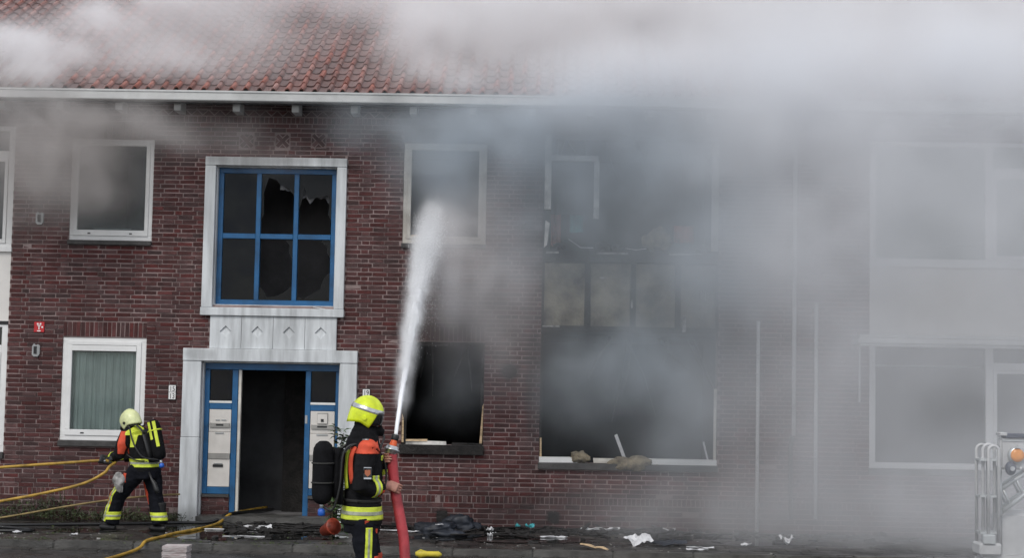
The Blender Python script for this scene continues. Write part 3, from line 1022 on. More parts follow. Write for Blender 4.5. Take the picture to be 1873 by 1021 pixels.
for k in range(3):
    cols_.append((xx, xx + cw))
    xx += cw
    if k < 2:
        link('mullion', bevel(MB().box(xx, xx + .07, .098, .168, 3.228, 5.087).data('mullion', M['blue']), .005), w)
        xx += .07
for (a, b) in cols_:
    link('transom', bevel(MB().box(a + .001, b - .001, .096, .16, 4.125, 4.2).data('transom', M['blue']), .005), w)
def shard(poly, y, mat, parent, name='glass_shard', th=.006):
    n = len(poly)
    g = MB()
    g.add([(a, y, b) for a, b in poly] + [(a, y + th, b) for a, b in poly], [tuple(range(n)), tuple(range(2 * n - 1, n - 1, -1))] + [(i, n + i, n + (i + 1) % n, (i + 1) % n) for i in range(n)])
    return g.build(name, M[mat], parent)
(c1, c2, c3) = cols_
M['shardglass'] = glass('sooted_shard', (0.2, 0.2, 0.21), 0.5, 0.6, (0.03, 0.03, 0.032))
pane(w, c1[0], c1[1], 4.2, 5.088, .13, 'glass_dark')
pane(w, c1[0], c1[1], 3.227, 4.125, .13, 'glass_dark')
shard([(c2[0], 5.088), (c2[1], 5.088), (c2[1], 4.75), (c2[1] - .06, 4.86), (c2[1] - .2, 4.92), (c2[1] - .27, 5.0), (c2[0] + .1, 5.03), (c2[0] + .03, 4.8), (c2[0] + .04, 4.5), (c2[0], 4.38)], .13, 'shardglass', w)
shard([(c2[0], 3.227), (c2[1], 3.227), (c2[1], 3.45), (c2[1] - .1, 3.36), (c2[1] - .2, 3.3), (c2[0] + .12, 3.27), (c2[0] + .04, 3.4), (c2[0], 3.42)], .13, 'shardglass', w)
shard([(c2[1], 3.8), (c2[1], 4.125), (c2[1] - .12, 4.125), (c2[1] - .05, 4.03), (c2[1] - .06, 3.93)], .13, 'shardglass', w)
shard([(c3[0], 5.088), (c3[1], 5.088), (c3[1], 4.4), (c3[1] - .05, 4.5), (c3[1] - .03, 4.72), (c3[1] - .07, 4.78), (c3[0] + .28, 4.76), (c3[0] + .14, 4.72), (c3[0] + .07, 4.9), (c3[0] + .04, 4.7), (c3[0], 4.55)], .13, 'shardglass', w)
shard([(c3[0], 3.227), (c3[1], 3.227), (c3[1], 3.66), (c3[1] - .1, 3.55), (c3[1] - .14, 3.4), (c3[1] - .25, 3.34), (c3[0] + .1, 3.25), (c3[0], 3.3)], .13, 'shardglass', w)
shard([(c3[1], 4.125), (c3[1], 3.85), (c3[1] - .06, 3.95), (c3[1] - .05, 4.02), (c3[1] - .14, 4.1), (c3[1] - .14, 4.125)], .13, 'shardglass', w)
MB().box(c2[0] + .02, c2[1] - .02, .15, .17, 5.055, 5.075, .003).build('bead', M['upvc_dirty'], w)
cloth('torn_curtain', c3[0] + .01, c3[1] - .01, .26, 4.74, 5.08, 'ragcurtain', 'torn white curtain remnant behind the broken top right pane of the stair window', 'curtain', .012, .5, 4)
cloth('torn_curtain', c2[0] + .25, c2[1], .25, 4.86, 5.07, 'ragcurtain', 'torn white curtain scrap behind the broken top middle pane of the stair window', 'curtain', .012, .7, 7)
o = MB().box(-.09, .09, -.02, .02, 0, .012, .004).build('glass_splinter', M['paper'], label='pale splinter lying on the sill of the blue stair window', cat='splinter')
o.location = (-3.16, -.03, 3.108)
o.rotation_euler = (0, .18, .2)

# panel with four chevron bosses
pn = MB().box(-4.738, -2.895, -.02, .012, 2.507, 2.983).build('chevron_panel', M['conc'], terrace)
for k in range(4):
    a = -4.738 + k * 1.843 / 4
    b = a + 1.843 / 4 - .003
    a += .003
    cx, cz, h = (a + b) / 2, 2.755, .085
    yf = -.048
    g = MB()
    V_ = [(a, yf, 2.51), (b, yf, 2.51), (b, yf, 2.98), (a, yf, 2.98), (cx - h, yf, cz), (cx, yf, cz - h), (cx + h, yf, cz), (cx, yf, cz + h),
          (a, -.02, 2.51), (b, -.02, 2.51), (b, -.02, 2.98), (a, -.02, 2.98)]
    g.add(V_, [(0, 1, 5), (0, 5, 4), (1, 2, 6), (1, 6, 5), (2, 3, 7), (2, 7, 6), (3, 0, 4), (3, 4, 7), (0, 8, 9, 1), (1, 9, 10, 2), (2, 10, 11, 3), (3, 11, 8, 0)])
    ps = g.build('panel_slab', M['conc'], pn)
    g = MB()                       # diamond hollow, deepest under its upper edges
    g.add([(cx - h, yf, cz), (cx, yf, cz - h), (cx + h, yf, cz), (cx, yf, cz + h), (cx, -.022, cz + h), (cx - h, -.022, cz), (cx + h, -.022, cz), (cx, -.046, cz - h * .95)],
          [(3, 4, 5, 0), (3, 2, 6, 4), (4, 6, 7), (4, 7, 5), (5, 7, 1, 0), (7, 6, 2, 1)])
    g.build('chevron', M['conc'], ps)

# --- door portal
dp = link('door_portal', bevel(MB().box(-5.105, -2.578, -.10, .012, 2.322, 2.504).data('lintel', M['conc']), .007), terrace)
for a in ((-5.102, -4.836, -.09, .012, 1.222, 2.319), (-5.106, -4.836, -.092, .012, -.02, 1.218), (-2.829, -2.581, -.09, .012, 1.222, 2.319), (-2.829, -2.577, -.092, .012, -.02, 1.218)):
    link('jamb_block', bevel(MB().box(*a).data('jamb_block', M['conc']), .006), dp)
for a in ((-4.834, -4.815, .012, .278, 0, 2.31), (-2.85, -2.831, .012, .278, 0, 2.31), (-4.815, -2.85, .012, .278, 2.30, 2.32)):
    MB().box(*a).build('reveal', M['conc'], dp)
MB().box(-4.815, -2.85, -.25, .3, -.03, .105, .004).build('threshold', M['kerb'], dp)
df = MB()
D0, D1 = .10, .17
for a in ((-4.814, -4.742, .40, 2.20), (-4.412, -4.33, .105, 2.20), (-3.345, -3.268, .105, 2.20), (-2.905, -2.851, .40, 2.20), (-4.814, -2.851, 2.202, 2.298),
          (-4.741, -4.413, 1.625, 1.715), (-4.741, -4.413, .40, .50), (-3.267, -2.906, 1.625, 1.715), (-3.267, -2.906, .40, .50)):
    df.box(a[0], a[1], D0, D1, a[2], a[3])
dfo = link('door_frame', bevel(df.data('door_frame', M['blue']), .005), terrace)
MB().box(-4.326, -4.286, .12, .19, .11, 2.2, .002).build('door_edge', M['upvc_dirty'], dfo)
for (a, b) in ((-4.741, -4.413), (-3.267, -2.906)):
    MB().box(a, b, .14, .148, 1.75, 2.2).build('pane', M['glass_dark'], dfo)
    MB().box(a, b, .095, .15, 1.716, 1.748).build('white_bead', M['whitestrip'], dfo)
    MB().box(a - .07 if a < -4 else a + .0, b if a < -4 else b + .05, .05, .2, .36, .398).build('ledge', M['sillstone'], dfo)
    link('mailbox', bevel(MB().box(a + .005, b - .005, .105, .165, 1.30, 1.622).data('mailbox', M['mail']), .004), dfo)
    link('mailbox', bevel(MB().box(a + .005, b - .005, .10, .165, .99, 1.296).box(a + .005, b - .005, .1, .165, .905 + .085, .986).data('mailbox', M['mail']), .004), dfo)
    link('mailbox', bevel(MB().box(a + .005, b - .005, .10, .165, .505, .905).data('mailbox', M['mail']), .004), dfo)
    MB().box(a + .008, b - .008, .088, .12, .907, .985).build('mail_flap', M['mailgrey'], dfo)
    MB().box(a + .02, b - .02, .082, .11, 1.365, 1.425).build('mail_flap', M['mailgrey'], dfo)
    MB().box(a + .11, b - .11, .078, .09, 1.385, 1.41).build('mail_slot', M['black'], dfo)
    MB().box(a + .10, b - .10, .09, .11, 1.27, 1.288).build('name_plate', M['greymetal'], dfo)
    MB().box(a + .08, b - .1, .088, .11, .79, .825).build('mail_slot', M['black'], dfo)
    MB().box(a + .09, b - .11, .09, .11, .832, .845).build('name_plate', M['greymetal'], dfo)
MB().box(-4.64, -4.58, .095, .11, 1.46, 1.478).build('name_plate', M['greymetal'], dfo)
MB().box(-4.555, -4.49, .095, .11, 1.46, 1.478).build('name_plate', M['greymetal'], dfo)
ic = MB().box(-3.16, -3.01, .085, .11, 1.44, 1.6).build('intercom', M['mailgrey'], dfo)
MB().box(-3.155, -3.015, .078, .086, 1.445, 1.58).build('intercom', M['mail'], dfo)
MB().box(-3.105, -3.065, .07, .08, 1.47, 1.51).build('intercom_button', M['black'], dfo)
MB().box(-3.338, -3.305, .09, .10, 1.44, 1.56).build('lock_plate', M['greymetal'], dfo)
# low brick plinths under the letterboxes
for (a, b) in ((-4.812, -4.414), (-3.264, -2.852)):
    pl = MB().box(a, b, .09, .2, 0, .358).build('plinth', M['mortar'], terrace)
    k = 0
    zz = .1
    while zz < .34:
        x = a - (.11 if k % 2 else 0)
        while x < b:
            x0_, x1_ = max(a, x + .005), min(b, x + .215)
            if x1_ - x0_ > .03:
                MB().box(x0_, x1_, .08, .1, zz + .005, zz + .058, .002).build('brick', M['brick'], pl)
            x += .22
        zz += .064
        k += 1

# --- plates and fittings on the wall
def plate_number(x, zt, rows, label):
    pl = None
    g = MB()
    h = .105
    pl = MB().box(x - .056, x + .056, -.03, -.012, zt - h * len(rows) - .006, zt + .006).build('number_plate', M['black'], terrace, label=label)
    for i, tx in enumerate(rows):
        z1 = zt - i * h
        MB().box(x - .05, x + .05, -.034, -.03, z1 - h + .004, z1 - .003).build('plate_face', M['white'], pl)
        cu = bpy.data.curves.new('digits', 'FONT')
        cu.body = tx
        cu.size = .105
        cu.extrude = .001
        cu.align_x = 'CENTER'
        cu.materials.append(M['black'])
        o = bpy.data.objects.new('tmp', cu)
        COL.objects.link(o)
        dm = bpy.data.meshes.new_from_object(o.evaluated_get(bpy.context.evaluated_depsgraph_get()))
        bpy.data.objects.remove(o)
        o = link('digits', dm, pl)
        o.location = (x, -.0362, z1 - h + .016)
        o.rotation_euler = (R(90), 0, 0)
        o.scale = (.78, 1, 1)
plate_number(-5.258, 1.965, ['15', '13'], 'white number plates 15 and 13')
plate_number(-2.445, 1.958, ['19', '17'], 'white number plate 19')
sg = link('hydrant_sign', bevel(MB().box(-7.305, -7.155, -.03, -.012, 2.695, 2.845).data('hydrant_sign', M['signred']), .004), terrace)
for a in ((-7.262, -7.238, 2.805, 2.828), (-7.222, -7.198, 2.805, 2.828), (-7.255, -7.205, 2.788, 2.799), (-7.237, -7.223, 2.735, 2.787), (-7.255, -7.205, 2.707, 2.722), (-7.195, -7.172, 2.758, 2.782)):
    MB().box(a[0], a[1], -.034, -.03, a[2], a[3]).build('sign_mark', M['white'], sg)
for (x, zz) in ((-7.265, 2.43), (-7.285, 4.36)):
    pts = [(-.055, -.06), (-.03, -.09), (.03, -.09), (.058, -.05), (.058, .07), (.03, .09), (-.0, .075), (-.03, .1), (-.055, .06)]
    v_ = shard([(x + a, zz + b) for a, b in pts], -.035, 'greymetal', terrace, 'wall_vent', .03)
    MB().box(x - .028, x + .018, -.037, -.034, zz - .055, zz + .06, .004).build('vent_slot', M['black'], v_)
v_ = MB().tube([(-.381, -.05, 2.249), (-.381, -.004, 2.249)], .1, 14).build('wall_vent', M['char'], terrace)
for (x, zz) in ((-1.318, .152), (.285, .16)):
    MB().box(x - .075, x + .075, -.014, -.006, zz - .075, zz + .075, .006).build('air_brick', M['char'], terrace)

# ------------------------------------------------------------------ people
def remesh(mb, voxel, smooth_it=4, name='tmp'):
    me = mb.data(name, None)
    o = bpy.data.objects.new('tmp', me)
    COL.objects.link(o)
    r_ = o.modifiers.new('r', 'REMESH')
    r_.mode = 'VOXEL'
    r_.voxel_size = voxel
    if smooth_it:
        s_ = o.modifiers.new('s', 'SMOOTH')
        s_.iterations = smooth_it
        s_.factor = 0.5
    dg = bpy.context.evaluated_depsgraph_get()
    out = bpy.data.meshes.new_from_object(o.evaluated_get(dg))
    bpy.data.objects.remove(o)
    bpy.data.meshes.remove(me)
    out.polygons.foreach_set('use_smooth', [True] * len(out.polygons))
    out.name = name
    return out

def wrinkle(me, amp, scale=(7, 7, 11), seed=0.0):
    nrm = [v.normal.copy() for v in me.vertices]
    for v, n_ in zip(me.vertices, nrm):
        q = Vector((v.co.x * scale[0] + seed, v.co.y * scale[1], v.co.z * scale[2]))
        d = mnoise.fractal(q, 0.9, 2.1, 3)
        r2 = 1 - abs(mnoise.noise(q * 1.6 + Vector((9, 3, seed)))) * 2
        v.co += n_ * amp * (.7 * d + .45 * r2)
    me.update()

def patch(me, planes, name, mat, parent, off=.005, pred=None, th=.005):
    bm = bmesh.new()
    bm.from_mesh(me)
    for co, no in planes:
        bmesh.ops.bisect_plane(bm, geom=bm.verts[:] + bm.edges[:] + bm.faces[:], plane_co=co, plane_no=no, clear_inner=True)
    if pred:
        bmesh.ops.delete(bm, geom=[f for f in bm.faces if not pred(f.calc_center_median(), f.normal)], context='FACES')
    if not bm.faces:
        bm.free()
        print('empty patch', name)
        return None
    bm.normal_update()
    for v in bm.verts:
        v.co += v.normal * off
    bmesh.ops.solidify(bm, geom=bm.faces[:], thickness=th)
    d = bpy.data.meshes.new(name)
    bm.to_mesh(d)
    bm.free()
    d.materials.append(mat)
    d.polygons.foreach_set('use_smooth', [True] * len(d.polygons))
    return link(name, d, parent)

class Body:
    def __init__(s, base, deg):
        s.b = Vector(base)
        s.F = Vector((math.cos(R(deg)), math.sin(R(deg)), 0))
        s.S = Vector((s.F.y, -s.F.x, 0))       # the figure's right hand side
        s.Z = Vector((0, 0, 1))
    def P(s, f, r, z):
        return s.b + s.F * f + s.S * r + s.Z * z
    def inv(s, p):
        d = Vector(p) - s.b
        return d.dot(s.F), d.dot(s.S), d.z
    def tor(s, mb, rows, n=24):                # rows: (f, s, z, rf, rs)
        mb.loft([[s.P(f + rf * math.cos(2 * math.pi * k / n), r + rs * math.sin(2 * math.pi * k / n), z) for k in range(n)] for f, r, z, rf, rs in rows])
    def limb(s, mb, pts, rad, n=14):
        mb.tube([s.P(*p) for p in pts], rad, n)
    def blob(s, mb, f, r, z, rf, rs, rz):
        n, m = 16, 10
        rings = []
        for i in range(m + 1):
            th = math.pi * (.02 + .96 * i / m)
            rings.append([s.P(f + rf * math.sin(th) * math.cos(2 * math.pi * k / n), r + rs * math.sin(th) * math.sin(2 * math.pi * k / n), z - rz * math.cos(th)) for k in range(n)])
        mb.loft(rings)

def grip(mb, wrist, H, axis, p, wdir, rh, sc_=1.0, fr_=.0088):
    """a hand closed round a hose: palm on side p of the axis through H, fingers bending towards wdir"""
    a = axis.normalized()
    p = (p - a * p.dot(a)).normalized()
    w = (wdir - a * wdir.dot(a) - p * wdir.dot(p)).normalized()
    palm = H + p * (rh + .016 * sc_)
    # palm block from the wrist to the knuckles
    dirw = (palm - wrist)
    k_in = palm - w * .03 * sc_
    mb.tube([wrist, wrist.lerp(k_in, .5), k_in, palm + w * .025 * sc_], [(.024 * sc_, .03 * sc_), (.021 * sc_, .036 * sc_), (.02 * sc_, .042 * sc_), (.016 * sc_, .042 * sc_)], 12, ref=p)
    lens = (.9, 1.05, 1.0, .78)
    for i in range(4):
        c = H + a * ((i - 1.5) * .0205 * sc_)
        pts, rr = [], []
        total = (.088 * sc_ * lens[i]) / (rh + .01)
        a0 = .025 * sc_ / (rh + .016)
        for k in range(6):
            ph = a0 * .6 + total * k / 5
            rad = rh + (.014 - .005 * k / 5) * sc_ + (.004 if k in (2,) else 0)
            pts.append(c + p * (rad * math.cos(ph)) + w * (rad * math.sin(ph)))
            rr.append(fr_ * sc_ * (1.08 - .06 * k))
        mb.tube(pts, rr, 8)
    # thumb leaves the side of the palm near its base and closes from the other way
    c = H - a * .042 * sc_
    pts = [k_in - a * .025 * sc_]
    for ph in (-.35, -.75, -1.15):
        pts.append(c + p * ((rh + .012) * math.cos(ph)) + w * ((rh + .012) * math.sin(ph)) + a * (.012 * sc_ * (-ph)))
    mb.tube(pts, [.0125 * sc_, .0115 * sc_, .0105 * sc_, .0085 * sc_], 8)

def helmet(bd, c, tilt, mat, parent, face_open, sc_=1.0):
    """shell with brow, ear drop and neck guard; c is the centre in body coordinates"""
    ct, st = math.cos(tilt), math.sin(tilt)
    def W(a, b, z):
        return bd.P(c[0] + (a * ct + z * st) * sc_, c[1] + b * sc_, c[2] + (z * ct - a * st) * sc_)
    rf, rs, rz = .165, .135, .168
    n, m = 48, 16
    def rim(th):
        t = abs((math.degrees(th) + 180) % 360 - 180)
        if t < 42: return .028
        if t < 66: return .028 - (t - 42) / 24 * .148
        if t < 100: return -.12 + (t - 66) / 34 * .045
        return -.075 - (t - 100) / 80 * .02
    def rho(z):
        return math.sqrt(max(0, 1 - (z / rz) ** 2)) if z > 0 else 1 - .25 * (z / .12) ** 2 * .3
    rings = []
    for i in range(m + 1):
        s_ = i / m
        row = []
        for k in range(n):
            th = 2 * math.pi * k / n
            zr = rim(th)
            z = rz + (zr - rz) * (1 - math.cos(s_ * math.pi / 2)) if s_ < 1 else zr
            q = max(.02, rho(z))
            crest = .012 * math.exp(-(math.sin(th) * q * rs / .03) ** 2) * (1 if z > .02 else 0)
            fl = .018 * max(0, -math.cos(th)) * max(0, s_ - .75) * 4
            row.append(W(rf * q * math.cos(th) - fl, rs * q * math.sin(th), z + crest * (z / rz if z > 0 else 0)))
        rings.append(row)
    g = MB()
    g.loft(rings, cap=False)
    g.f.append(tuple(reversed(range(n))))
    d = g.data('helmet', mat, True)
    bm = bmesh.new()
    bm.from_mesh(d)
    bmesh.ops.recalc_face_normals(bm, faces=bm.faces[:])
    bmesh.ops.solidify(bm, geom=bm.faces[:], thickness=.008)
    bm.to_mesh(d)
    bm.free()
    h = link('helmet', d, parent)
    g = MB()
    rings = []
    for z in (.045, .02, -.02, -.06, -.095):
        q = rho(max(z, 0)) * (.965 if z > -.05 else .93) - .0
        rings.append([W((rf * q + .004) * math.cos(t), (rs * q + .002) * math.sin(t), z) for t in [R(-72 + 144 * k / 20) for k in range(21)]])
    k0 = 0
    for r_ in rings:
        g.v += [tuple(p) for p in r_]
    g.f = [(i * 21 + k, i * 21 + k + 1, (i + 1) * 21 + k + 1, (i + 1) * 21 + k) for i in range(4) for k in range(20)]
    d2 = g.data('visor', M['visor'], True)
    bm = bmesh.new()
    bm.from_mesh(d2)
    bmesh.ops.solidify(bm, geom=bm.faces[:], thickness=.004)
    bm.to_mesh(d2)
    bm.free()
    link('visor', d2, h)
    for sg_ in (1, -1):
        MB().tube([W(.01, sg_ * (rs - .004), -.03), W(.01, sg_ * (rs + .012), -.03)], .02 * sc_, 12).build('ear_pivot', M['black'] if mat is M['helmetA'] else mat, h)
    return h, d, W

def boots(bd, g_name, ankle, toe_dir, parent, height=.3):
    g = MB()
    a = Vector(ankle)
    t = Vector(toe_dir).normalized()
    up = Vector((0, 0, 1))
    g.tube([a + up * height, a + up * .1, a + up * .02], [.068, .062, .06], 14)
    sole = a - up * (a.z - bd.b.z) + up * .04
    g.tube([sole - t * .085, sole - t * .05, sole + t * .06, sole + t * .15, sole + t * .185], [(.03, .03), (.042, .04), (.046, .05), (.036, .05), (.02, .03)], 14, ref=up)
    me = remesh(g, .011, 3, 'boot')
    me.materials.append(M['rubber'])
    return link('boot', me, parent)

def head(bd, mb, c, tilt=0.0):
    f, s_, z = c
    bd.blob(mb, f, s_, z + .02, .097, .077, .118)
    bd.blob(mb, f + .045, s_, z - .06, .055, .055, .055)
    bd.blob(mb, f + .102, s_, z - .012, .016, .013, .026)     # nose
    bd.blob(mb, f + .088, s_, z - .055, .012, .024, .009)     # lips
    for q in (1, -1):
        bd.blob(mb, f - .0, s_ + q * .078, z, .022, .01, .032) # ears
        bd.blob(mb, f + .085, s_ + q * .032, z + .022, .01, .014, .007)
    bd.limb(mb, [(f, s_, z - .04), (f - .02, s_, z - .2)], [.06, .065])

# ---- firefighter with the red hose (near, facing right and a little away)
B = Body((-1.60, -7.9, ZR), 20)
pb = empty('person', B.b, 'firefighter in lime yellow helmet and dark turnout gear aiming the thick red hose', 'person')
hose_pts = [(-1.345, -7.83, 1.425), (-1.332, -7.83, 1.30), (-1.318, -7.83, 1.16), (-1.295, -7.84, 1.03), (-1.268, -7.85, .9), (-1.232, -7.87, .74), (-1.208, -7.88, .62), (-1.19, -7.9, .45), (-1.17, -7.93, .25), (-1.10, -7.98, .06), (-.9, -8.05, -.035), (-.3, -8.2, -.04), (.9, -8.7, -.04), (2.6, -9.6, -.04), (5, -10.6, -.04)]
def hose_at(z):
    for a, b in zip(hose_pts, hose_pts[1:]):
        if a[2] >= z >= b[2]:
            t = (a[2] - z) / (a[2] - b[2])
            return Vector(a).lerp(Vector(b), t)
bo = MB()
head(B, bo, (.01, 0, 1.82))
B.tor(bo, [(.0, 0, .9, .11, .16), (0, 0, 1.1, .1, .14), (0, 0, 1.3, .11, .16), (0, 0, 1.46, .09, .15), (0, 0, 1.56, .06, .07)], 16)
RS, RE, RW = (.0, .2, 1.53), (-.09, .275, 1.2), (.17, .135, 1.195)
LS, LE, LW = (.03, -.19, 1.53), (.2, -.26, 1.28), (.245, -.13, 1.44)
B.limb(bo, [RS, RE, RW], [.05, .045, .03])
B.limb(bo, [LS, LE, LW], [.05, .045, .03])
RL = [(-.02, .105, .95), (.025, .13, .52), (0, .14, .1)]
LL = [(.0, -.105, .95), (.13, -.12, .52), (.06, -.13, .1)]
B.limb(bo, RL, [.08, .055, .045])
B.limb(bo, LL, [.08, .055, .045])
axis = Vector((-.08, 0, 1))
grip(bo, B.P(*RW), hose_at(1.085), B.F * .4 + Vector((0, 0, 1)), -B.F * .35 + B.S * .94, B.F - Vector((0, 0, .4)), .052, 1.2, .0082)
grip(bo, B.P(*LW), hose_at(1.362), Vector((-.05, 0, 1)), -B.F * .8 - B.S * .6, -B.F * .6 + B.S, .052, 1.15, .0082)
me = remesh(bo, .0048, 2, 'body')
me.materials.append(M['skin'])
body_b = link('body', me, pb)
# hood and mask
g = MB()
B.tor(g, [(-.01, 0, 1.55, .16, .2), (-.01, 0, 1.62, .145, .165), (0, 0, 1.68, .125, .125), (.01, 0, 1.74, .11, .1), (.02, 0, 1.8, .105, .085), (.01, 0, 1.9, .1, .08)], 20)
B.blob(g, .11, 0, 1.73, .06, .06, .085)
B.limb(g, [(.13, 0, 1.7), (.185, 0, 1.68)], [.04, .034])
me = remesh(g, .011, 3, 'hood')
wrinkle(me, .010, (8, 8, 20), 2)
me.materials.append(M['cover'])
link('hood', me, pb)
Bh = Body(B.P(.02, 0, 0), -4)
h, hd, W = helmet(Bh, (0, 0, 1.855), R(8), M['helmetB'], pb, True)
nz = (W(0.16, 0, 1) - W(0, 0, 0)).normalized()
patch(hd, [(W(0, 0, .035), nz), (W(0, 0, .078), -nz)], 'silver_band', M['silver'], h, .003, lambda c_, n_: (c_ - W(0, 0, .02)).dot(n_) > 0)
# jacket
g = MB()
B.tor(g, [(0, 0, .835, .185, .235), (0, 0, .87, .188, .236), (0, 0, 1.0, .17, .225), (0, 0, 1.15, .165, .22), (.01, 0, 1.33, .17, .235), (.01, 0, 1.48, .16, .235), (.005, 0, 1.575, .135, .19), (0, 0, 1.64, .115, .13)], 28)
B.limb(g, [(.0, .14, 1.55), RS, (-.06, .255, 1.37), RE, (.02, .225, 1.175), (.135, .155, 1.188)], [.085, .1, .085, .083, .074, .064])
B.limb(g, [(.03, -.14, 1.54), LS, (.12, -.24, 1.36), LE, (.225, -.2, 1.35), (.235, -.15, 1.405)], [.085, .095, .08, .078, .068, .06])
mj = remesh(g, .0125, 5, 'jacket')
wrinkle(mj, .009, (6, 6, 9), 4)
mj.materials.append(M['turnout'])
jk = link('jacket', mj, pb)
up = Vector((0, 0, 1))
tors = lambda lim=.31: (lambda c_, n_: abs(B.inv(c_)[1]) < lim)
patch(mj, [(B.P(0, 0, .885), up), (B.P(0, 0, 1.005), -up)], 'reflective_band', M['hivis'], jk, .006, lambda c_, n_: B.inv(c_)[1] < .26 or B.inv(c_)[2] < 1.0)
patch(mj, [(B.P(0, 0, .928), up), (B.P(0, 0, .962), -up)], 'silver_stripe', M['silverband'], jk, .009)
aw = (B.P(*RW) - B.P(*RE)).normalized()
def near_arm(c_, n_):
    return (c_ - B.P(*RE)).cross(aw).length < .1
patch(mj, [(B.P(*RE).lerp(B.P(*RW), .44), aw), (B.P(*RE).lerp(B.P(*RW), .70), -aw)], 'reflective_band', M['hivis'], jk, .006, near_arm)
patch(mj, [(B.P(*RE).lerp(B.P(*RW), .53), aw), (B.P(*RE).lerp(B.P(*RW), .61), -aw)], 'silver_stripe', M['silverband'], jk, .009, near_arm)
patch(mj, [(B.P(*RE).lerp(B.P(*RW), .74), aw), (B.P(0, 0, 1.16), -up)], 'orange_cuff', M['orange'], jk, .004, near_arm)
al = (B.P(*LW) - B.P(*LE)).normalized()
patch(mj, [(B.P(*LE).lerp(B.P(*LW), .2), al), (B.P(*LE).lerp(B.P(*LW), .6), -al)], 'reflective_band', M['hivis'], jk, .006, lambda c_, n_: (c_ - B.P(*LE)).cross(al).length < .1)
# red yoke over the near shoulder, red strip behind the arm, yellow strip along the back edge, chest tab
yoke = lambda c_, n_: n_.z > -.1
patch(mj, [(B.P(0, 0, 1.497), up), (B.P(0, .06, 1.5), B.S), (B.P(-.165, 0, 1.5), B.F), (B.P(.1, 0, 1.5), -B.F)], 'red_yoke', M['orange'], jk, .006, yoke)
def back_strip(name, th, z0, z1, wd_, mat, o):
    pts = []
    for k in range(9):
        z = z0 + (z1 - z0) * k / 8
        rf, rs = .172 - .035 * max(0, z - 1.5) / .08, .237 - .04 * max(0, z - 1.5) / .08
        t = R(th + 8 * math.sin(math.pi * k / 8))
        pts.append(B.P(.008 + (rf + o) * math.cos(t), (rs + o) * math.sin(t), z))
    nn_ = (-B.F * .8 + B.S * .5)
    tg = (nn_.cross(up)).normalized()
    MB().tube(pts, [(wd_, .007)] * 9, 8, ref=tg).build(name, mat, jk, True)
back_strip('red_strip', 142, 1.22, 1.56, .03, M['orange'], .012)
back_strip('yellow_strip', 160, 1.17, 1.53, .024, M['hivis'], .02)
patch(mj, [(B.P(0, 0, 1.43), up), (B.P(0, 0, 1.475), -up), (B.P(.1, 0, 0), B.F)], 'reflective_tab', M['hivis'], jk, .006, lambda c_, n_: abs(B.inv(c_)[1]) < .16)
patch(mj, [(B.P(-.1, 0, 1.615), up), (B.P(0, .02, 1.5), B.S), (B.P(-.15, 0, 1.5), B.F), (B.P(.0, 0, 1.5), -B.F)], 'collar_stripe', M['silver'], jk, .012)
# sleeve badge
bc = B.P(*RS).lerp(B.P(*RE), .62) + B.S * .092 + B.F * .012
def bquad(name, w0, w1, z0, z1, mat, out):
    u = (B.F + B.S * .12).normalized()
    nn = (B.S * .97 + up * .18).normalized()
    vv = u.cross(nn)
    if vv.z < 0: vv = -vv
    g = MB()
    pts = [bc + u * a + vv * b + nn * out for a, b in ((w0, z0), (w1, z0), (w1, z1), (w0, z1))]
    g.add(pts + [p - nn * .006 for p in pts], [(0, 1, 2, 3), (0, 4, 5, 1), (1, 5, 6, 2), (2, 6, 7, 3), (3, 7, 4, 0)])
    return g.build(name, M[mat], jk)
bquad('sleeve_badge', -.038, .038, -.06, .055, 'black', .012)
bquad('badge_bar', -.034, .034, .046, .053, 'silver', .014)
bquad('badge_bar', -.034, .034, -.056, -.043, 'silver', .014)
u = (B.F + B.S * .12).normalized()
nn = (B.S * .97 + up * .18).normalized()
vv = u.cross(nn)
vv = vv if vv.z > 0 else -vv
pts = [bc + nn * .0145 + u * a + vv * b for a, b in ((0, -.034), (.026, -.01), (.026, .026), (.01, .03), (0, .024), (-.01, .03), (-.026, .026), (-.026, -.01))]
MB().add(pts + [p - nn * .004 for p in pts], [tuple(range(8))] + [(i, 8 + i, 8 + (i + 1) % 8, (i + 1) % 8) for i in range(8)]).build('badge_shield', M['rust'], jk)
# trousers
g = MB()
B.tor(g, [(0, 0, .76, .165, .215), (0, 0, .9, .16, .205), (0, 0, 1.02, .15, .19)], 24)
B.limb(g, [(-.015, .115, .9), (.0, .125, .7), RL[1], (.0, .14, .3), (.0, .14, .1)], [.12, .118, .1, .095, .1])
B.limb(g, [(.0, -.115, .9), (.07, -.12, .7), LL[1], (.1, -.13, .3), (.06, -.13, .1)], [.12, .116, .1, .095, .1])
mt = remesh(g, .0125, 5, 'trousers')
wrinkle(mt, .011, (6, 6, 10), 11)
mt.materials.append(M['trouser'])
tr = link('trousers', mt, pb)
patch(mt, [(B.P(-.02, 0, .6), B.F), (B.P(.045, 0, .6), -B.F), (B.P(0, 0, .82), -up), (B.P(0, 0, .2), up)], 'side_stripe', M['hivis'], tr, .005, lambda c_, n_: n_.dot(B.S) > .3 and B.inv(c_)[1] > .1)
patch(mt, [(B.P(.003, 0, .6), B.F), (B.P(.022, 0, .6), -B.F), (B.P(0, 0, .81), -up), (B.P(0, 0, .2), up)], 'silver_stripe', M['silverband'], tr, .008, lambda c_, n_: n_.dot(B.S) > .3 and B.inv(c_)[1] > .1)
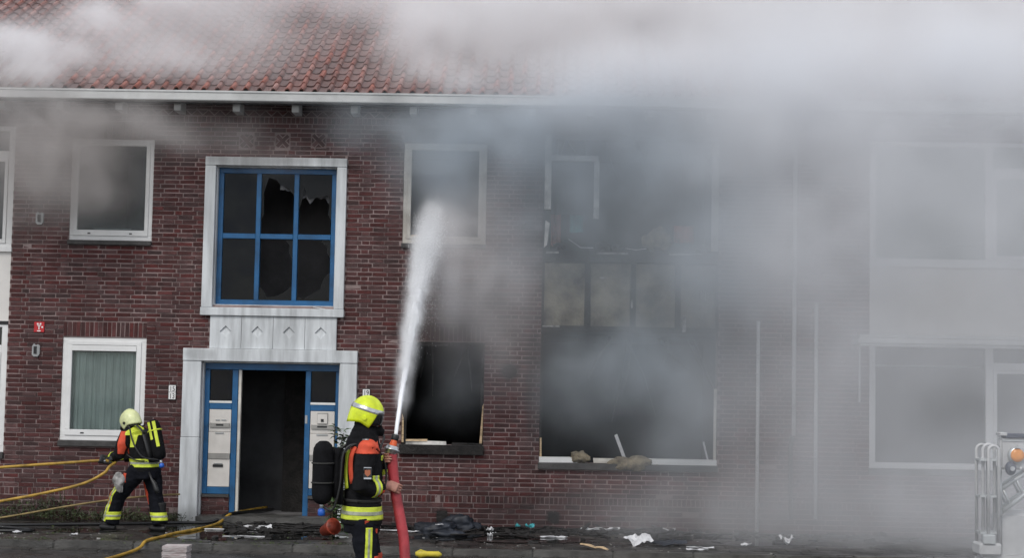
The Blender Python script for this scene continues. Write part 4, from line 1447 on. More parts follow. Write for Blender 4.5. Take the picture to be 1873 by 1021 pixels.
for lg, c0 in ((RL, .09), (LL, .19)):
    s0 = lg[1][1]
    patch(mt, [(B.P(0, 0, .555), -up), (B.P(0, 0, .34), up), (B.P(c0 - .02, 0, .5), B.F)], 'knee_patch', M['orange'], tr, .006, lambda c_, n_: abs(B.inv(c_)[1] - s0) < .12)
    patch(mt, [(B.P(0, 0, .27), -up), (B.P(0, 0, .16), up)], 'reflective_band', M['hivis'], tr, .006, lambda c_, n_: abs(B.inv(c_)[1] - s0) < .13)
g = MB()
for (f0, f1, z0, z1, s_) in ((-.03, .05, .83, .885, .236), (.065, .105, .765, .805, .2)):
    g = MB()
    pts = [B.P(f0, s_, z0), B.P(f1, s_ - .02, z0), B.P(f1, s_ - .01, z1), B.P(f0, s_ + .01, z1)]
    g.add(pts + [p - B.S * .03 for p in pts], [(0, 1, 2, 3), (0, 4, 5, 1), (1, 5, 6, 2), (2, 6, 7, 3), (3, 7, 4, 0)])
    g.build('orange_tab', M['orange'], tr)
boots(B, 'boot', B.P(*RL[2]), B.F + B.S * .1, pb)
boots(B, 'boot', B.P(*LL[2]), B.F - B.S * .1, pb)

# breathing set on his back
def cyl(bd, pts, r_, mat, parent, name='air_cylinder'):
    a, b = Vector(pts[0]), Vector(pts[1])
    d = (b - a)
    L_ = d.length
    d.normalize()
    prof_ = [(0, .35), (.015, .62), (.04, .86), (.08, .98), (.12, 1), (L_ - .12, 1), (L_ - .07, .95), (L_ - .03, .75), (L_ - .005, .45), (L_, .3)]
    return MB().tube([a + d * t for t, _ in prof_], [r_ * q for _, q in prof_], 20).build(name, mat, parent, True)
bs = MB()
B.tor(bs, [(-.215, 0, 1.02, .025, .12), (-.225, 0, 1.2, .03, .13), (-.22, 0, 1.4, .03, .12), (-.2, 0, 1.52, .025, .1)], 16)
B.tor(bs, [(-.255, .0, 1.08, .03, .06), (-.26, 0, 1.2, .04, .06), (-.26, 0, 1.45, .04, .06), (-.24, 0, 1.54, .04, .05)], 16)
bset = bs.build('breathing_set', M['cover'], pb, True)
cyl(B, [B.P(-.385, .0, 1.02), B.P(-.385, .02, 1.605)], .098, M['cover'], bset)
g = MB()
for zz in (1.22, 1.4):
    g = MB()
    for q in range(21):
        pass
    ring = [B.P(-.385 + .101 * math.cos(t), .01 + .101 * math.sin(t), zz) for t in [2 * math.pi * q / 24 for q in range(25)]]
    g.tube(ring, .008, 6)
    g.build('cylinder_strap', M['strap'], bset)
g = MB().tube([B.P(-.385, 0, 1.04), B.P(-.385, 0, .975)], .02, 10)
g.build('valve', M['silver'], bset, True)
g = MB().tube([B.P(-.385, 0, .98), B.P(-.385, 0, .965), B.P(-.385, 0, .92), B.P(-.385, 0, .91)], [.022, .034, .036, .02], 12)
g.build('valve_knob', M['bluecap'], bset, True)
g = MB().tube(smoothpath([B.P(-.37, .03, 1.0), B.P(-.3, .1, .98), B.P(-.25, .14, 1.2), B.P(-.22, .13, 1.5), B.P(-.1, .13, 1.58), B.P(.08, .1, 1.5), B.P(.18, .04, 1.62), B.P(.175, .0, 1.68)], 6), .011, 8)
g.build('air_hose', M['black'], bset, True)
for q in (.12, -.13):
    pth = smoothpath([B.P(-.21, q, 1.5), B.P(-.13, q, 1.575), B.P(0, q * .95, 1.575), B.P(.12, q * .9, 1.5), B.P(.185, q, 1.36), B.P(.175, q * 1.3, 1.2), B.P(.09, q * 1.75, 1.08), B.P(-.1, q * 1.6, 1.05)], 6)
    g = MB().tube(pth, [(.03, .006)] * len(pth), 8, ref=B.S)
    g.build('shoulder_strap', M['strap'], bset, True)
    g = MB().tube(pth[4:14], [(.009, .0085)] * 10, 6, ref=B.S)
    g.build('strap_stripe', M['silverband'], bset, True)
g = MB()
ring = [B.P(.178 * math.cos(t), .232 * math.sin(t), 1.06) for t in [2 * math.pi * q / 32 for q in range(33)]]
g.tube(ring, [(.014, .005)] * 33, 8, ref=up)
g.build('waist_belt', M['strap'], bset, True)

# ---- red hose with nozzle
pth = smoothpath(hose_pts, 8)
rh = MB().tube(pth, .05, 16).build('fire_hose', M['redhose'], None, True, label='thick red fire hose held upright by the near firefighter', cat='fire hose')
nz0 = Vector(hose_pts[0])
nd = (Vector((-1.312, -7.82, 1.573)) - nz0).normalized()
nd = (nd + Vector((0, .10, 0))).normalized()
g = MB().tube([nz0 - nd * .03, nz0, nz0 + nd * .005, nz0 + nd * .012, nz0 + nd * .022, nz0 + nd * .04, nz0 + nd * .048], [.055, .056, .074, .076, .062, .06, .05], 20)
cp_ = g.build('coupling', M['silver'], rh, True)
for q in range(2):
    a = nd.orthogonal().normalized()
    a = Matrix.Rotation(q * math.pi, 3, nd) @ a
    MB().tube([nz0 + nd * .012 + a * .06, nz0 + nd * .012 + a * .085], .014, 8).build('coupling_lug', M['silver'], cp_)
nzp = MB().tube([nz0 + nd * .045, nz0 + nd * .06, nz0 + nd * .098, nz0 + nd * .104], [.036, .036, .029, .029], 18).build('nozzle', M['orangeplastic'], rh, True)
MB().tube([nz0 + nd * .1, nz0 + nd * .105, nz0 + nd * .115, nz0 + nd * .15, nz0 + nd * .157, nz0 + nd * .158], [.026, .034, .037, .037, .033, .02], 18).build('nozzle_tip', M['black'], nzp, True)
JET0 = nz0 + nd * .158

# ---- firefighter by the wall, facing left, bent forward over a yellow hose
A = Body((-5.25, -1.5, 0.0), 155)
pa = empty('person', A.b, 'stooping firefighter in pale helmet pulling yellow hose along the brick wall', 'person')
# in this frame the figure's left is -S and lies towards the street
LS, LE, LW = (.17, -.19, 1.29), (.24, -.25, 1.02), (.46, -.16, .965)
RS, RE, RW = (.17, .19, 1.29), (.28, .23, 1.03), (.47, .03, .95)
FLg = [(.0, -.1, .85), (.33, -.13, .46), (.44, -.13, .09)]
RLg = [(-.02, .1, .85), (-.09, .12, .47), (-.2, .12, .09)]
bo = MB()
head(A, bo, (.27, 0, 1.44))
bo.tube([A.P(.0, 0, .82), A.P(.05, 0, 1.0), A.P(.12, 0, 1.2), A.P(.17, 0, 1.32), A.P(.23, 0, 1.4)], [(.12, .15), (.1, .13), (.11, .15), (.09, .14), (.06, .06)], 16, ref=A.F)
A.limb(bo, [LS, LE, LW], [.05, .045, .03])
A.limb(bo, [RS, RE, RW], [.05, .045, .03])
A.limb(bo, FLg, [.08, .055, .045])
A.limb(bo, RLg, [.08, .055, .045])
hand_c = Vector((-5.785, -1.63, .945))
grip(bo, A.P(*LW), hand_c + A.F * .015, Vector((-1, -.1, .12)), Vector((.1, -1, .2)), Vector((0, 0, -1)), .02, 1.15, .0105)
grip(bo, A.P(*RW), hand_c - A.F * .09 + Vector((0, .03, -.01)), Vector((-1, -.1, .12)), Vector((.1, 1, .3)), Vector((0, 0, -1)), .02, 1.15, .0105)
me = remesh(bo, .007, 2, 'body')
me.materials.append(M['glove'])
link('body', me, pa)
g = MB()
g.tube([A.P(.13, 0, 1.27), A.P(.2, 0, 1.36), A.P(.26, 0, 1.45), A.P(.3, 0, 1.52)], [(.14, .16), (.105, .11), (.1, .09), (.09, .08)], 18, ref=A.F)
A.blob(g, .37, 0, 1.38, .06, .06, .08)
me = remesh(g, .012, 3, 'hood')
me.materials.append(M['cover'])
link('hood', me, pa)
h, hd, W = helmet(A, (.275, 0, 1.475), R(20), M['helmetA'], pa, True, .93)
g = MB()
axis_t = (A.P(.17, 0, 1.32) - A.P(.0, 0, .85)).normalized()
g.tube([A.P(-.015, 0, .79), A.P(-.01, 0, .83), A.P(.02, 0, .95), A.P(.07, 0, 1.1), A.P(.13, 0, 1.24), A.P(.18, 0, 1.33), A.P(.21, 0, 1.38)], [(.165, .212), (.163, .21), (.155, .2), (.155, .205), (.155, .212), (.125, .185), (.09, .11)], 28, ref=A.F)
A.limb(g, [(.16, -.14, 1.3), LS, (.2, -.24, 1.16), LE, (.35, -.21, .99), (.425, -.175, .975)], [.085, .095, .085, .08, .07, .06])
A.limb(g, [(.16, .14, 1.3), RS, (.22, .23, 1.16), RE, (.38, .13, .98), (.43, .08, .965)], [.085, .095, .085, .08, .07, .06])
mj = remesh(g, .0125, 5, 'jacket')
wrinkle(mj, .009, (6, 6, 9), 21)
mj.materials.append(M['turnout'])
jk = link('jacket', mj, pa)
L_ = -A.S
near_t = lambda c_, n_: A.inv(c_)[0] < .23 and abs(A.inv(c_)[1]) < .25
patch(mj, [(A.P(0, 0, .865), up), (A.P(0, 0, .975), -up)], 'reflective_band', M['hivis'], jk, .006, near_t)
patch(mj, [(A.P(0, 0, .905), up), (A.P(0, 0, .935), -up)], 'silver_stripe', M['silverband'], jk, .009, near_t)
patch(mj, [(A.P(0, 0, .835), up), (A.P(0, 0, .865), -up)], 'orange_hem', M['orange'], jk, .004, lambda c_, n_: near_t(c_, n_) and A.inv(c_)[0] > .02)
al = (A.P(*LW) - A.P(*LE)).normalized()
nl = lambda c_, n_: (c_ - A.P(*LE)).cross(al).length < .1 and A.inv(c_)[0] > .3
patch(mj, [(A.P(*LE).lerp(A.P(*LW), .5), al), (A.P(*LE).lerp(A.P(*LW), .74), -al)], 'reflective_band', M['hivis'], jk, .006, nl)
# red upper sleeve strip and yellow strap over the shoulder blade
patch(mj, [(A.P(0, 0, 1.04), up), (A.P(0, 0, 1.34), -up), (A.P(.12, 0, 1.2), A.F), (A.P(.205, 0, 1.2), -A.F)], 'red_sleeve', M['orange'], jk, .006, lambda c_, n_: n_.dot(L_) > .15 and -A.inv(c_)[1] > .15)
patch(mj, [(A.P(0, 0, 1.13), up), (A.P(0, 0, 1.34), -up), (A.P(.02, 0, 1.2), A.F), (A.P(.085, 0, 1.2), -A.F)], 'yellow_strip', M['hivis'], jk, .007, lambda c_, n_: n_.dot(L_) > .05)
patch(mj, [(A.P(0, 0, 1.29), up), (A.P(.0, 0, 1.2), A.F), (A.P(.13, 0, 1.2), -A.F)], 'yellow_strip', M['hivis'], jk, .007, lambda c_, n_: n_.dot(L_) > .05)
g = MB()
g.tube([A.P(-.02, 0, .7), A.P(-.015, 0, .8), A.P(.01, 0, .93)], [(.16, .2), (.165, .2), (.15, .19)], 22, ref=A.F)
A.limb(g, [(.0, -.1, .84), (.17, -.12, .65), FLg[1], (.4, -.13, .27), (.435, -.13, .1)], [.13, .122, .105, .1, .105])
A.limb(g, [(-.03, .1, .84), (-.06, .11, .65), RLg[1], (-.15, .12, .27), (-.195, .12, .1)], [.13, .122, .105, .1, .105])
mt = remesh(g, .0125, 5, 'trousers')
wrinkle(mt, .011, (6, 6, 10), 31)
mt.materials.append(M['trouser'])
tr = link('trousers', mt, pa)
lf = lambda c_, n_: A.inv(c_)[1] < 0
rt_ = lambda c_, n_: A.inv(c_)[1] > .0
for nm, side in (('reflective_band', lf), ('reflective_band', rt_)):
    patch(mt, [(A.P(0, 0, .15), up), (A.P(0, 0, .255), -up)], nm, M['hivis'], tr, .006, side)
    patch(mt, [(A.P(0, 0, .19), up), (A.P(0, 0, .215), -up)], 'silver_stripe', M['silverband'], tr, .009, side)
# stripe down the outer side of the leading leg: upper and lower run
for (p0, p1, m0) in (((.12, 0, .72), FLg[1], 0), (FLg[1], (.44, 0, .12), 1)):
    a, b = A.P(p0[0], 0, p0[2]), A.P(p1[0], 0, p1[2])
    d = (b - a).normalized()
    sd = d.cross(A.S).normalized()
    if sd.dot(A.F) < 0: sd = -sd
    patch(mt, [(a, d), (b, -d), (a - sd * -.005, sd), (a + sd * .08, -sd)], 'side_stripe', M['hivis'], tr, .006, lambda c_, n_: n_.dot(L_) > .1 and A.inv(c_)[1] < -.05)
    patch(mt, [(a, d), (b, -d), (a + sd * .03, sd), (a + sd * .052, -sd)], 'silver_stripe', M['silverband'], tr, .009, lambda c_, n_: n_.dot(L_) > .1 and A.inv(c_)[1] < -.05)
patch(mt, [(A.P(0, 0, .36), up), (A.P(0, 0, .58), -up), (A.P(.36, 0, .5), A.F)], 'knee_patch', M['orange'], tr, .006, lf)
patch(mt, [(A.P(0, 0, .66), up), (A.P(0, 0, .78), -up), (A.P(.12, 0, .5), A.F)], 'orange_tab', M['orange'], tr, .007, lf)
patch(mt, [(A.P(0, 0, .36), up), (A.P(0, 0, .66), -up), (A.P(-.06, 0, .5), A.F)], 'knee_patch', M['orange'], tr, .006, rt_)
boots(A, 'boot', A.P(*FLg[2]), A.F, pa)
boots(A, 'boot', A.P(*RLg[2]), A.F, pa)
bset = MB().tube([A.P(-.16, 0, .93), A.P(-.12, 0, 1.1), A.P(-.05, 0, 1.28), A.P(-.01, 0, 1.36)], [(.03, .11), (.035, .13), (.035, .13), (.03, .1)], 16, ref=A.F).build('breathing_set', M['black'], pa, True)
cyl(A, [A.P(-.275, -.02, .97), A.P(-.12, -.02, 1.5)], .088, M['cover'], bset)
ca, cb = A.P(-.275, -.02, .97), A.P(-.12, -.02, 1.5)
cd = (cb - ca).normalized()
for off_, a0, a1 in ((.55, .17, .52), (-.45, .28, .52)):
    nn_ = (L_ * math.cos(off_) - A.F * math.sin(off_ + .35)).normalized()
    nn_ = (nn_ - cd * nn_.dot(cd)).normalized()
    pts = [ca + cd * (a0 + (a1 - a0) * k / 5) + nn_ * .088 for k in range(6)]
    MB().tube(pts, [(.022, .005)] * 6, 8, ref=cd.cross(nn_)).build('cover_stripe', M['hivis'], bset)
ring = []
pref = cd.orthogonal().normalized()
for q in range(25):
    ring.append(ca + cd * .4 + Matrix.Rotation(2 * math.pi * q / 24, 3, cd) @ pref * .09)
MB().tube(ring, .01, 6).build('cylinder_strap', M['hivis'], bset)
MB().tube([ca + cd * .01, ca - cd * .06], .02, 10).build('valve', M['silver'], bset, True)
MB().tube([ca - cd * .05, ca - cd * .06, ca - cd * .10, ca - cd * .11], [.02, .034, .034, .02], 12).build('valve_knob', M['bluecap'], bset, True)
MB().tube(smoothpath([ca + L_ * .03, A.P(-.13, -.19, 1.0), A.P(-.03, -.235, 1.12), A.P(.06, -.23, 1.28), A.P(.16, -.16, 1.4), A.P(.3, -.08, 1.36), A.P(.37, 0, 1.36)], 6), .011, 8).build('air_hose', M['black'], bset, True)
for q in (-.12, .12):
    pth = smoothpath([A.P(-.06, q, 1.33), A.P(.08, q, 1.425), A.P(.22, q, 1.36), A.P(.28, q, 1.24), A.P(.22, q * 1.4, 1.08), A.P(.0, q * 1.9, .97), A.P(-.12, q * 1.3, .95)], 6)
    MB().tube(pth, [(.028, .007)] * len(pth), 8, ref=A.S).build('shoulder_strap', M['strap'], bset, True)
# things hanging from his belt
o = lump('plastic_bag', (0, 0, 0), .1, 'bagplastic', 'crumpled clear plastic bag hanging from the stooping firefighter belt', 'bag', None, 12, (.75, .5, 1.25))
o.location = A.P(.2, -.27, .66)
g = MB().tube([A.P(-.17, -.12, .80), A.P(-.22, -.13, .72), A.P(-.27, -.13, .66), A.P(-.31, -.13, .58), A.P(-.34, -.13, .54)], [.012, .016, .03, .035, .025], 10)
g.build('hand_lamp', M['black'], None, True, label='black hand lamp dangling behind the stooping firefighter', cat='lamp')

# ---- hoses on the left
def hose(pts, r_, mat, label, cat='hose', n=8, name='hose', group=None):
    return MB().tube(smoothpath(pts, n), r_, 10).build(name, M[mat], None, True, label=label, cat=cat, group=group)
hc = hand_c
h1 = hose([hc + A.F * -.1 + Vector((0, 0, -.01)), hc + Vector((-.02, 0, 0)), (-6.3, -1.7, .905), (-7.2, -1.9, .83), (-8.4, -2.2, .72), (-10, -2.6, .55), (-12, -3.2, .2)], .019, 'yellowhose', 'yellow hose stretched from the stooping firefighter hands towards the left', n=5)
MB().tube([hc + Vector((.05, 0, -.006)), hc + Vector((-.035, 0, .004))], .026, 12).build('hose_coupling', M['silver'], h1, True)
hose([(-5.62, -1.6, .92), (-5.68, -1.68, .87), (-5.74, -1.74, .78), (-6.0, -1.8, .64), (-6.5, -1.9, .51), (-7.1, -2.0, .39), (-7.8, -2.1, .26), (-8.8, -2.3, .05), (-10, -2.5, .02)], .019, 'yellowhose', 'yellow hose hanging in a slack bow below the stooping firefighter hands')
hose([(-4.9, -.9, .46), (-5.3, -.9, .43), (-5.9, -.95, .36), (-6.5, -1.05, .26), (-7.2, -1.2, .13), (-8.0, -1.3, .015), (-9.5, -1.4, .015)], .013, 'tanhose', 'thin dirty tan rope running behind the stooping firefighter legs', 'rope', name='rope')
hose([(-4.05, 1.2, .13), (-4.25, .4, .135), (-4.36, -.05, .125), (-4.45, -.35, .03), (-4.5, -.9, .02), (-4.6, -1.45, .022), (-4.72, -1.9, .022), (-4.78, -2.4, .022), (-4.84, -2.95, .024), (-4.87, -3.15, -.04), (-4.93, -3.6, -.066), (-5.05, -4.5, -.07), (-5.4, -6.5, -.07), (-6.2, -9, -.07)], .021, 'yellowhose', 'yellow hose running from the open door across pavement and kerb')
hose([(-3.9, .9, .128), (-4.2, .3, .13), (-4.4, -.1, .124), (-4.6, -.3, .03), (-5.1, -.42, .022), (-5.7, -.72, .022), (-6.4, -.95, .022), (-7.0, -1.15, .022), (-8.5, -1.5, .022), (-10, -1.7, .022)], .024, 'blackhose', 'black hose lying along the foot of the wall into the open door')
hose([(-9.5, -1.45, .02), (-8, -1.5, .03), (-7.2, -1.6, .03), (-6.75, -1.72, .022), (-6.62, -1.85, .022), (-6.75, -1.98, .022), (-7.2, -2.05, .022), (-8.2, -2.2, .022), (-10, -2.4, .022)], .022, 'blackhose', 'black hose doubled back in a narrow loop at the far left')

# ------------------------------------------------------------------ water jet
JT = Vector((-1.53, -.02, 4.55))
def jet(t):
    return JET0.lerp(JT, t) + Vector((0, 0, .75 * t * (1 - t)))
g = MB()
r2 = random.Random(5)
pts = [jet(k / 60) for k in range(61)]
rings = []
for i, p in enumerate(pts[:44]):
    t = i / 60
    d = (jet(t + .01) - jet(t)).normalized()
    u_ = d.cross(Vector((0, 0, 1))).normalized()
    w_ = d.cross(u_)
    rad = (.018 + .095 * t ** 1.15) * (1 - .95 * max(0, (t - .42) / .3))
    ring = []
    for k in range(18):
        a = 2 * math.pi * k / 18
        n_ = mnoise.fractal(Vector((math.cos(a) * 1.5, math.sin(a) * 1.5, t * 26)), .8, 2, 4)
        q = rad * (1 + min(.75, t * 1.9) * n_)
        ring.append(p + u_ * (math.cos(a) * q) + w_ * (math.sin(a) * q))
    rings.append(ring)
g.loft(rings)
for _ in range(26000):
    t = .9 * r2.random() ** .75
    sg_ = .005 + .10 * t ** 1.25
    d = (jet(min(1, t + .01)) - jet(t)).normalized()
    u_ = d.cross(Vector((0, 0, 1))).normalized()
    w_ = d.cross(u_)
    gx, gz = r2.gauss(0, sg_), r2.gauss(0, sg_)
    p = jet(t) + u_ * gx + w_ * gz
    stray = r2.random() < .16 * t
    if stray:
        p += Vector((abs(r2.gauss(0, .22)) * t, r2.gauss(0, .1), -abs(r2.gauss(0, .5)) * t))
        d = (d + Vector((0, 0, -1.2)) + Vector((r2.gauss(0, .3), 0, 0))).normalized()
        u_ = d.orthogonal().normalized()
        w_ = d.cross(u_)
    s_ = r2.uniform(.0014, .0034) * (.6 + .9 * t) * (.6 if stray else 1)
    l_ = s_ * r2.uniform(4, 13)
    g.add([p + d * l_, p - d * l_, p + u_ * s_, p - u_ * s_, p + w_ * s_, p - w_ * s_], [(0, 2, 4), (0, 4, 3), (0, 3, 5), (0, 5, 2), (1, 4, 2), (1, 3, 4), (1, 5, 3), (1, 2, 5)])
g.build('water_jet', M['water'], None, True, label='white jet of water shooting from the red hose nozzle up to the broken window', cat='water jet')

# ------------------------------------------------------------------ plants
def leaf(g, p, d, n_, L_, w_):
    d = d.normalized()
    s_ = d.cross(n_).normalized()
    n2 = s_.cross(d)
    g.add([p, p + d * L_ * .35 + s_ * w_, p + d * L_ + n2 * L_ * -.18, p + d * L_ * .35 - s_ * w_, p + d * L_ * .5 + n2 * w_ * .35], [(0, 1, 4), (1, 2, 4), (2, 3, 4), (3, 0, 4)])
g = MB()
r2 = random.Random(11)
spots = [(-7.25, .42), (-6.85, .5), (-6.6, .25), (-7.5, .3), (-6.1, .22), (-5.85, .3), (-5.35, .2), (-7.0, .3), (-8.2, .4), (-9, .3), (-7.8, .2), (-6.35, .15), (-5.6, .15), (-5.15, .18)]
for (x, hh) in spots:
    for _ in range(int(70 + 160 * hh)):
        a = r2.uniform(0, 6.283)
        p = Vector((x + r2.gauss(0, .16), -.1 + r2.uniform(-.22, .07), .0))
        h_ = hh * r2.uniform(.1, 1)
        d = Vector((math.cos(a) * .7, math.sin(a) * .6 - .15, r2.uniform(.2, 1.1)))
        leaf(g, p + Vector((0, 0, h_ * .6)), d, Vector((0, 0, 1)), r2.uniform(.03, .085), r2.uniform(.005, .016))
    for _ in range(10):
        p = Vector((x + r2.gauss(0, .12), -.1 + r2.uniform(-.15, .05), 0))
        g.tube([p, p + Vector((r2.gauss(0, .05), r2.gauss(0, .05), hh * r2.uniform(.5, 1)))], .003, 4)
g.build('weeds', M['leaf'], None, kind='stuff')
g = MB()
for _ in range(420):                 # moss and grit in the joints
    x, y = r2.uniform(-9, -2.2), r2.choice([r2.gauss(-2.75, .12), r2.uniform(-2.8, -.3)])
    s_ = r2.uniform(.008, .03)
    g.add([(x - s_, y, .002), (x, y - s_, .002), (x + s_, y, .002), (x, y + s_, .002), (x, y, s_ * .6)], [(0, 1, 4), (1, 2, 4), (2, 3, 4), (3, 0, 4)])
g.build('moss', M['leaf'], None, kind='stuff')
# potted plant knocked over against the portal
pl = empty('potted_plant', (-2.62, -1.1, 0), 'tall leafy green plant with a tipped orange red pot behind the near firefighter', 'plant')
ax = Vector((.62, -.70, .34)).normalized()
pc = Vector((-2.76, -1.85, .085))
g = MB().tube([pc - ax * .0, pc + ax * .2, pc + ax * .215, pc + ax * .24, pc + ax * .24, pc + ax * .2, pc + ax * .03], [.07, .098, .11, .112, .098, .088, .06], 20)
g.build('pot', M['potred'], pl, True)
MB().tube([pc + ax * .12, pc + ax * .13], [.085, .08], 14).build('soil', M['char'], pl)
g, g2 = MB(), MB()
for k in range(9):
    x, y = -2.70 + r2.gauss(0, .075), -1.45 + r2.gauss(0, .08)
    top = Vector((x + r2.gauss(.05, .09), y + r2.gauss(0, .06), r2.uniform(.9, 1.45)))
    pth = smoothpath([(x, y, .05), (x + r2.gauss(0, .04), y, top.z * .5), top], 6)
    g2.tube(pth, .007, 5)
    for p in pth[1:]:
        for _ in range(6):
            a = r2.uniform(0, 6.28)
            leaf(g, p + Vector((0, 0, r2.uniform(-.05, .05))), Vector((math.cos(a), math.sin(a), r2.uniform(-.5, .5))), Vector((0, 0, 1)), r2.uniform(.07, .15), r2.uniform(.015, .035))
g2.build('stem', M['twig'], pl)
g.build('foliage', M['leaf2'], pl)

# ------------------------------------------------------------------ litter on the pavement
def sheet(x, y, z, lx, ly, rot, mat, name, label, cat, group=None, crumple=.03, seed=0, tilt=(0, 0)):
    nx, ny = 8, 6
    vs = []
    for i in range(nx + 1):
        for k in range(ny + 1):
            u, v_ = i / nx - .5, k / ny - .5
            q = Vector((u * 3, v_ * 3, seed * 1.7))
            rag = 1 + .25 * mnoise.noise(Vector((u * 2, v_ * 2, seed + 4)))
            vs.append((u * lx * rag, v_ * ly * rag, crumple * (mnoise.fractal(q, .9, 2, 3) + .4) + abs(u) * crumple * .4))
    zmin = min(v_[2] for v_ in vs)
    vs = [(a, b, c - zmin + .004) for a, b, c in vs]
    fs = [(i * (ny + 1) + k, (i + 1) * (ny + 1) + k, (i + 1) * (ny + 1) + k + 1, i * (ny + 1) + k + 1) for i in range(nx) for k in range(ny)]
    d = MB().add(vs, fs).data(name, M[mat])
    bm = bmesh.new()
    bm.from_mesh(d)
    bmesh.ops.recalc_face_normals(bm, faces=bm.faces[:])
    bmesh.ops.solidify(bm, geom=bm.faces[:], thickness=.003)
    bm.to_mesh(d)
    bm.free()
    o = link(name, d, None, label, cat, group)
    o.location = (x, y, z)
    o.rotation_euler = (tilt[0], tilt[1], rot)
    return o
GP = 'scraps on the wet pavement'
for k, a in enumerate([
    (-1.95, -.85, .5, .035, -.05, 'long thin white strip just right of the red hose', .012),
    (-1.67, -1.05, .28, .05, .1, 'short white strip left of the dark blue rag', .02),
    (-.60, -.72, .11, .1, .3, 'bright white scrap by the wall right of the dark blue rag', .05),
    (-.48, -1.05, .18, .08, -.1, 'flat white scrap in front of the dark blue rag right end', .03),
    (-.58, -1.35, .06, .08, .8, 'tiny white crumb in the puddle below the burnt middle window', .04),
    (-.02, -.28, .12, .05, .1, 'small pale flake beside the teal plastic bits', .02),
    (.28, -1.35, .42, .06, .22, 'long white splinter slanting across the pavement right of the teal bits', .03),
    (.95, -.35, .62, .09, .02, 'longest ragged white strip along the wall below the burnt bay', .06),
    (1.93, -.2, .2, .07, -.2, 'small white curl by the wall below the right end of the burnt bay', .05),
    (2.15, -2.35, .42, .07, .05, 'flat pale strip at the kerb right of the white folded sheet', .02),
    (2.08, -2.62, .32, .05, -.05, 'thinner pale strip nearest the kerb right of the folded sheet', .02),
    (2.78, -2.0, .16, .09, .3, 'faint pale scrap midway to the grey cone shaped piece', .03),
    (-6.75, -2.1, .13, .08, .2, 'white scrap beside the black hose loop', .02),
    (-5.95, -2.25, .1, .06, .1, 'white scrap in front of the stooping firefighter boot', .02)]):
    sheet(a[0], a[1], .004, a[2] * .85, a[3] * .8, a[4], 'paper', 'paper_scrap', a[5], 'scrap', GP, a[6], k)
sheet(1.38, -2.05, .03, .30, .26, .5, 'paper', 'paper_sheet', 'white folded sheet standing up at a corner on the pavement below the burnt bay', 'paper', None, .07, 31, (.25, -.3))
sheet(1.75, -2.0, .003, .5, .3, .1, 'slate_rag', 'wet_rag', 'flat dark rag beside the white folded sheet', 'rag', None, .04, 44)
sheet(3.34, -1.75, .004, .16, .16, .2, 'paper', 'paper_cone', 'pale cone shaped crumpled piece standing near the grey wall pipes', 'scrap', None, .1, 52)
sheet(-.05, -.12, .004, .13, .07, .2, 'teal', 'plastic_bit', 'larger teal plastic bit at the wall foot', 'plastic', 'teal plastic bits', .04, 61)
sheet(-.22, -.10, .004, .05, .06, .5, 'teal', 'plastic_bit', 'smaller teal plastic bit left of the larger one', 'plastic', 'teal plastic bits', .06, 62)
for k in range(46):
    pass
g = MB()
for _ in range(260):                 # crumbs of plaster and glass
    x, y = (r2.uniform(-8, -4), r2.uniform(-2.9, -1.2)) if r2.random() < .4 else (r2.gauss(.8, 1.8), r2.uniform(-2.9, -.15))
    if r2.random() < .12:
        x = r2.uniform(-4, 5)
    s_ = r2.uniform(.003, .009) * (2 if r2.random() < .07 else 1)
    g.box(x - s_, x + s_ * r2.uniform(.5, 2), y - s_, y + s_, .0, s_ * .8, s_ * .4)
g.build('rubble', M['crumb'], None, kind='stuff')
g = MB()
for _ in range(420):                 # burnt crumbs below the openings
    x, y = r2.gauss(.2, 1.9), -abs(r2.gauss(0, .55)) - .05
    if r2.random() < .3:
        x, y = r2.uniform(-4.3, -2.7), -abs(r2.gauss(.9, .6)) - .1
    s_ = r2.uniform(.012, .05)
    g.box(x - s_, x + s_ * r2.uniform(.6, 2), y - s_, y + s_, .0, s_ * r2.uniform(.4, 1), s_ * .5)
for _ in range(90):
    x, y = r2.gauss(.3, 1.7), -abs(r2.gauss(.35, .45)) - .12
    if r2.random() < .25:
        x, y = r2.uniform(-4.2, -2.9), -abs(r2.gauss(.8, .4)) - .1
    L_, a, e = r2.uniform(.08, .32), r2.uniform(0, 3.14), r2.uniform(-.12, .3)
    d = Vector((math.cos(a), math.sin(a), e * .5)).normalized()
    c = Vector((x, y, .02 + abs(d.z) * L_))
    g.tube([c - d * L_, c + d * L_ * .1, c + d * L_], [(r2.uniform(.008, .02), r2.uniform(.015, .045)), (.012, .035), (r2.uniform(.004, .015), r2.uniform(.01, .04))], 5)
g.build('charred_debris', M['char'], None, kind='stuff')
o = lump('rag_heap', (-1.35, -1.0, .05), .16, 'slate_rag', 'dark blue grey heap of wet cloth on the pavement right of the red hose', 'rag', 'heaps of wet cloth', 71, (1.7, .9, .65))
o = lump('rag_heap', (-.98, -.5, .07), .16, 'slate_rag', 'darker cloth heap against the wall below the burnt middle window', 'rag', 'heaps of wet cloth', 75, (1.6, .8, .9))
o = lump('rag_heap', (-1.12, -1.35, .03), .12, 'slate_rag', 'small flat cloth heap in front of the larger two', 'rag', 'heaps of wet cloth', 79, (1.8, .9, .5))
sheet(-1.28, -1.15, .13, .12, .03, .7, 'paper', 'paper_scrap', 'thin white sliver lying on the dark blue cloth heap', 'scrap', GP, .01, 83)
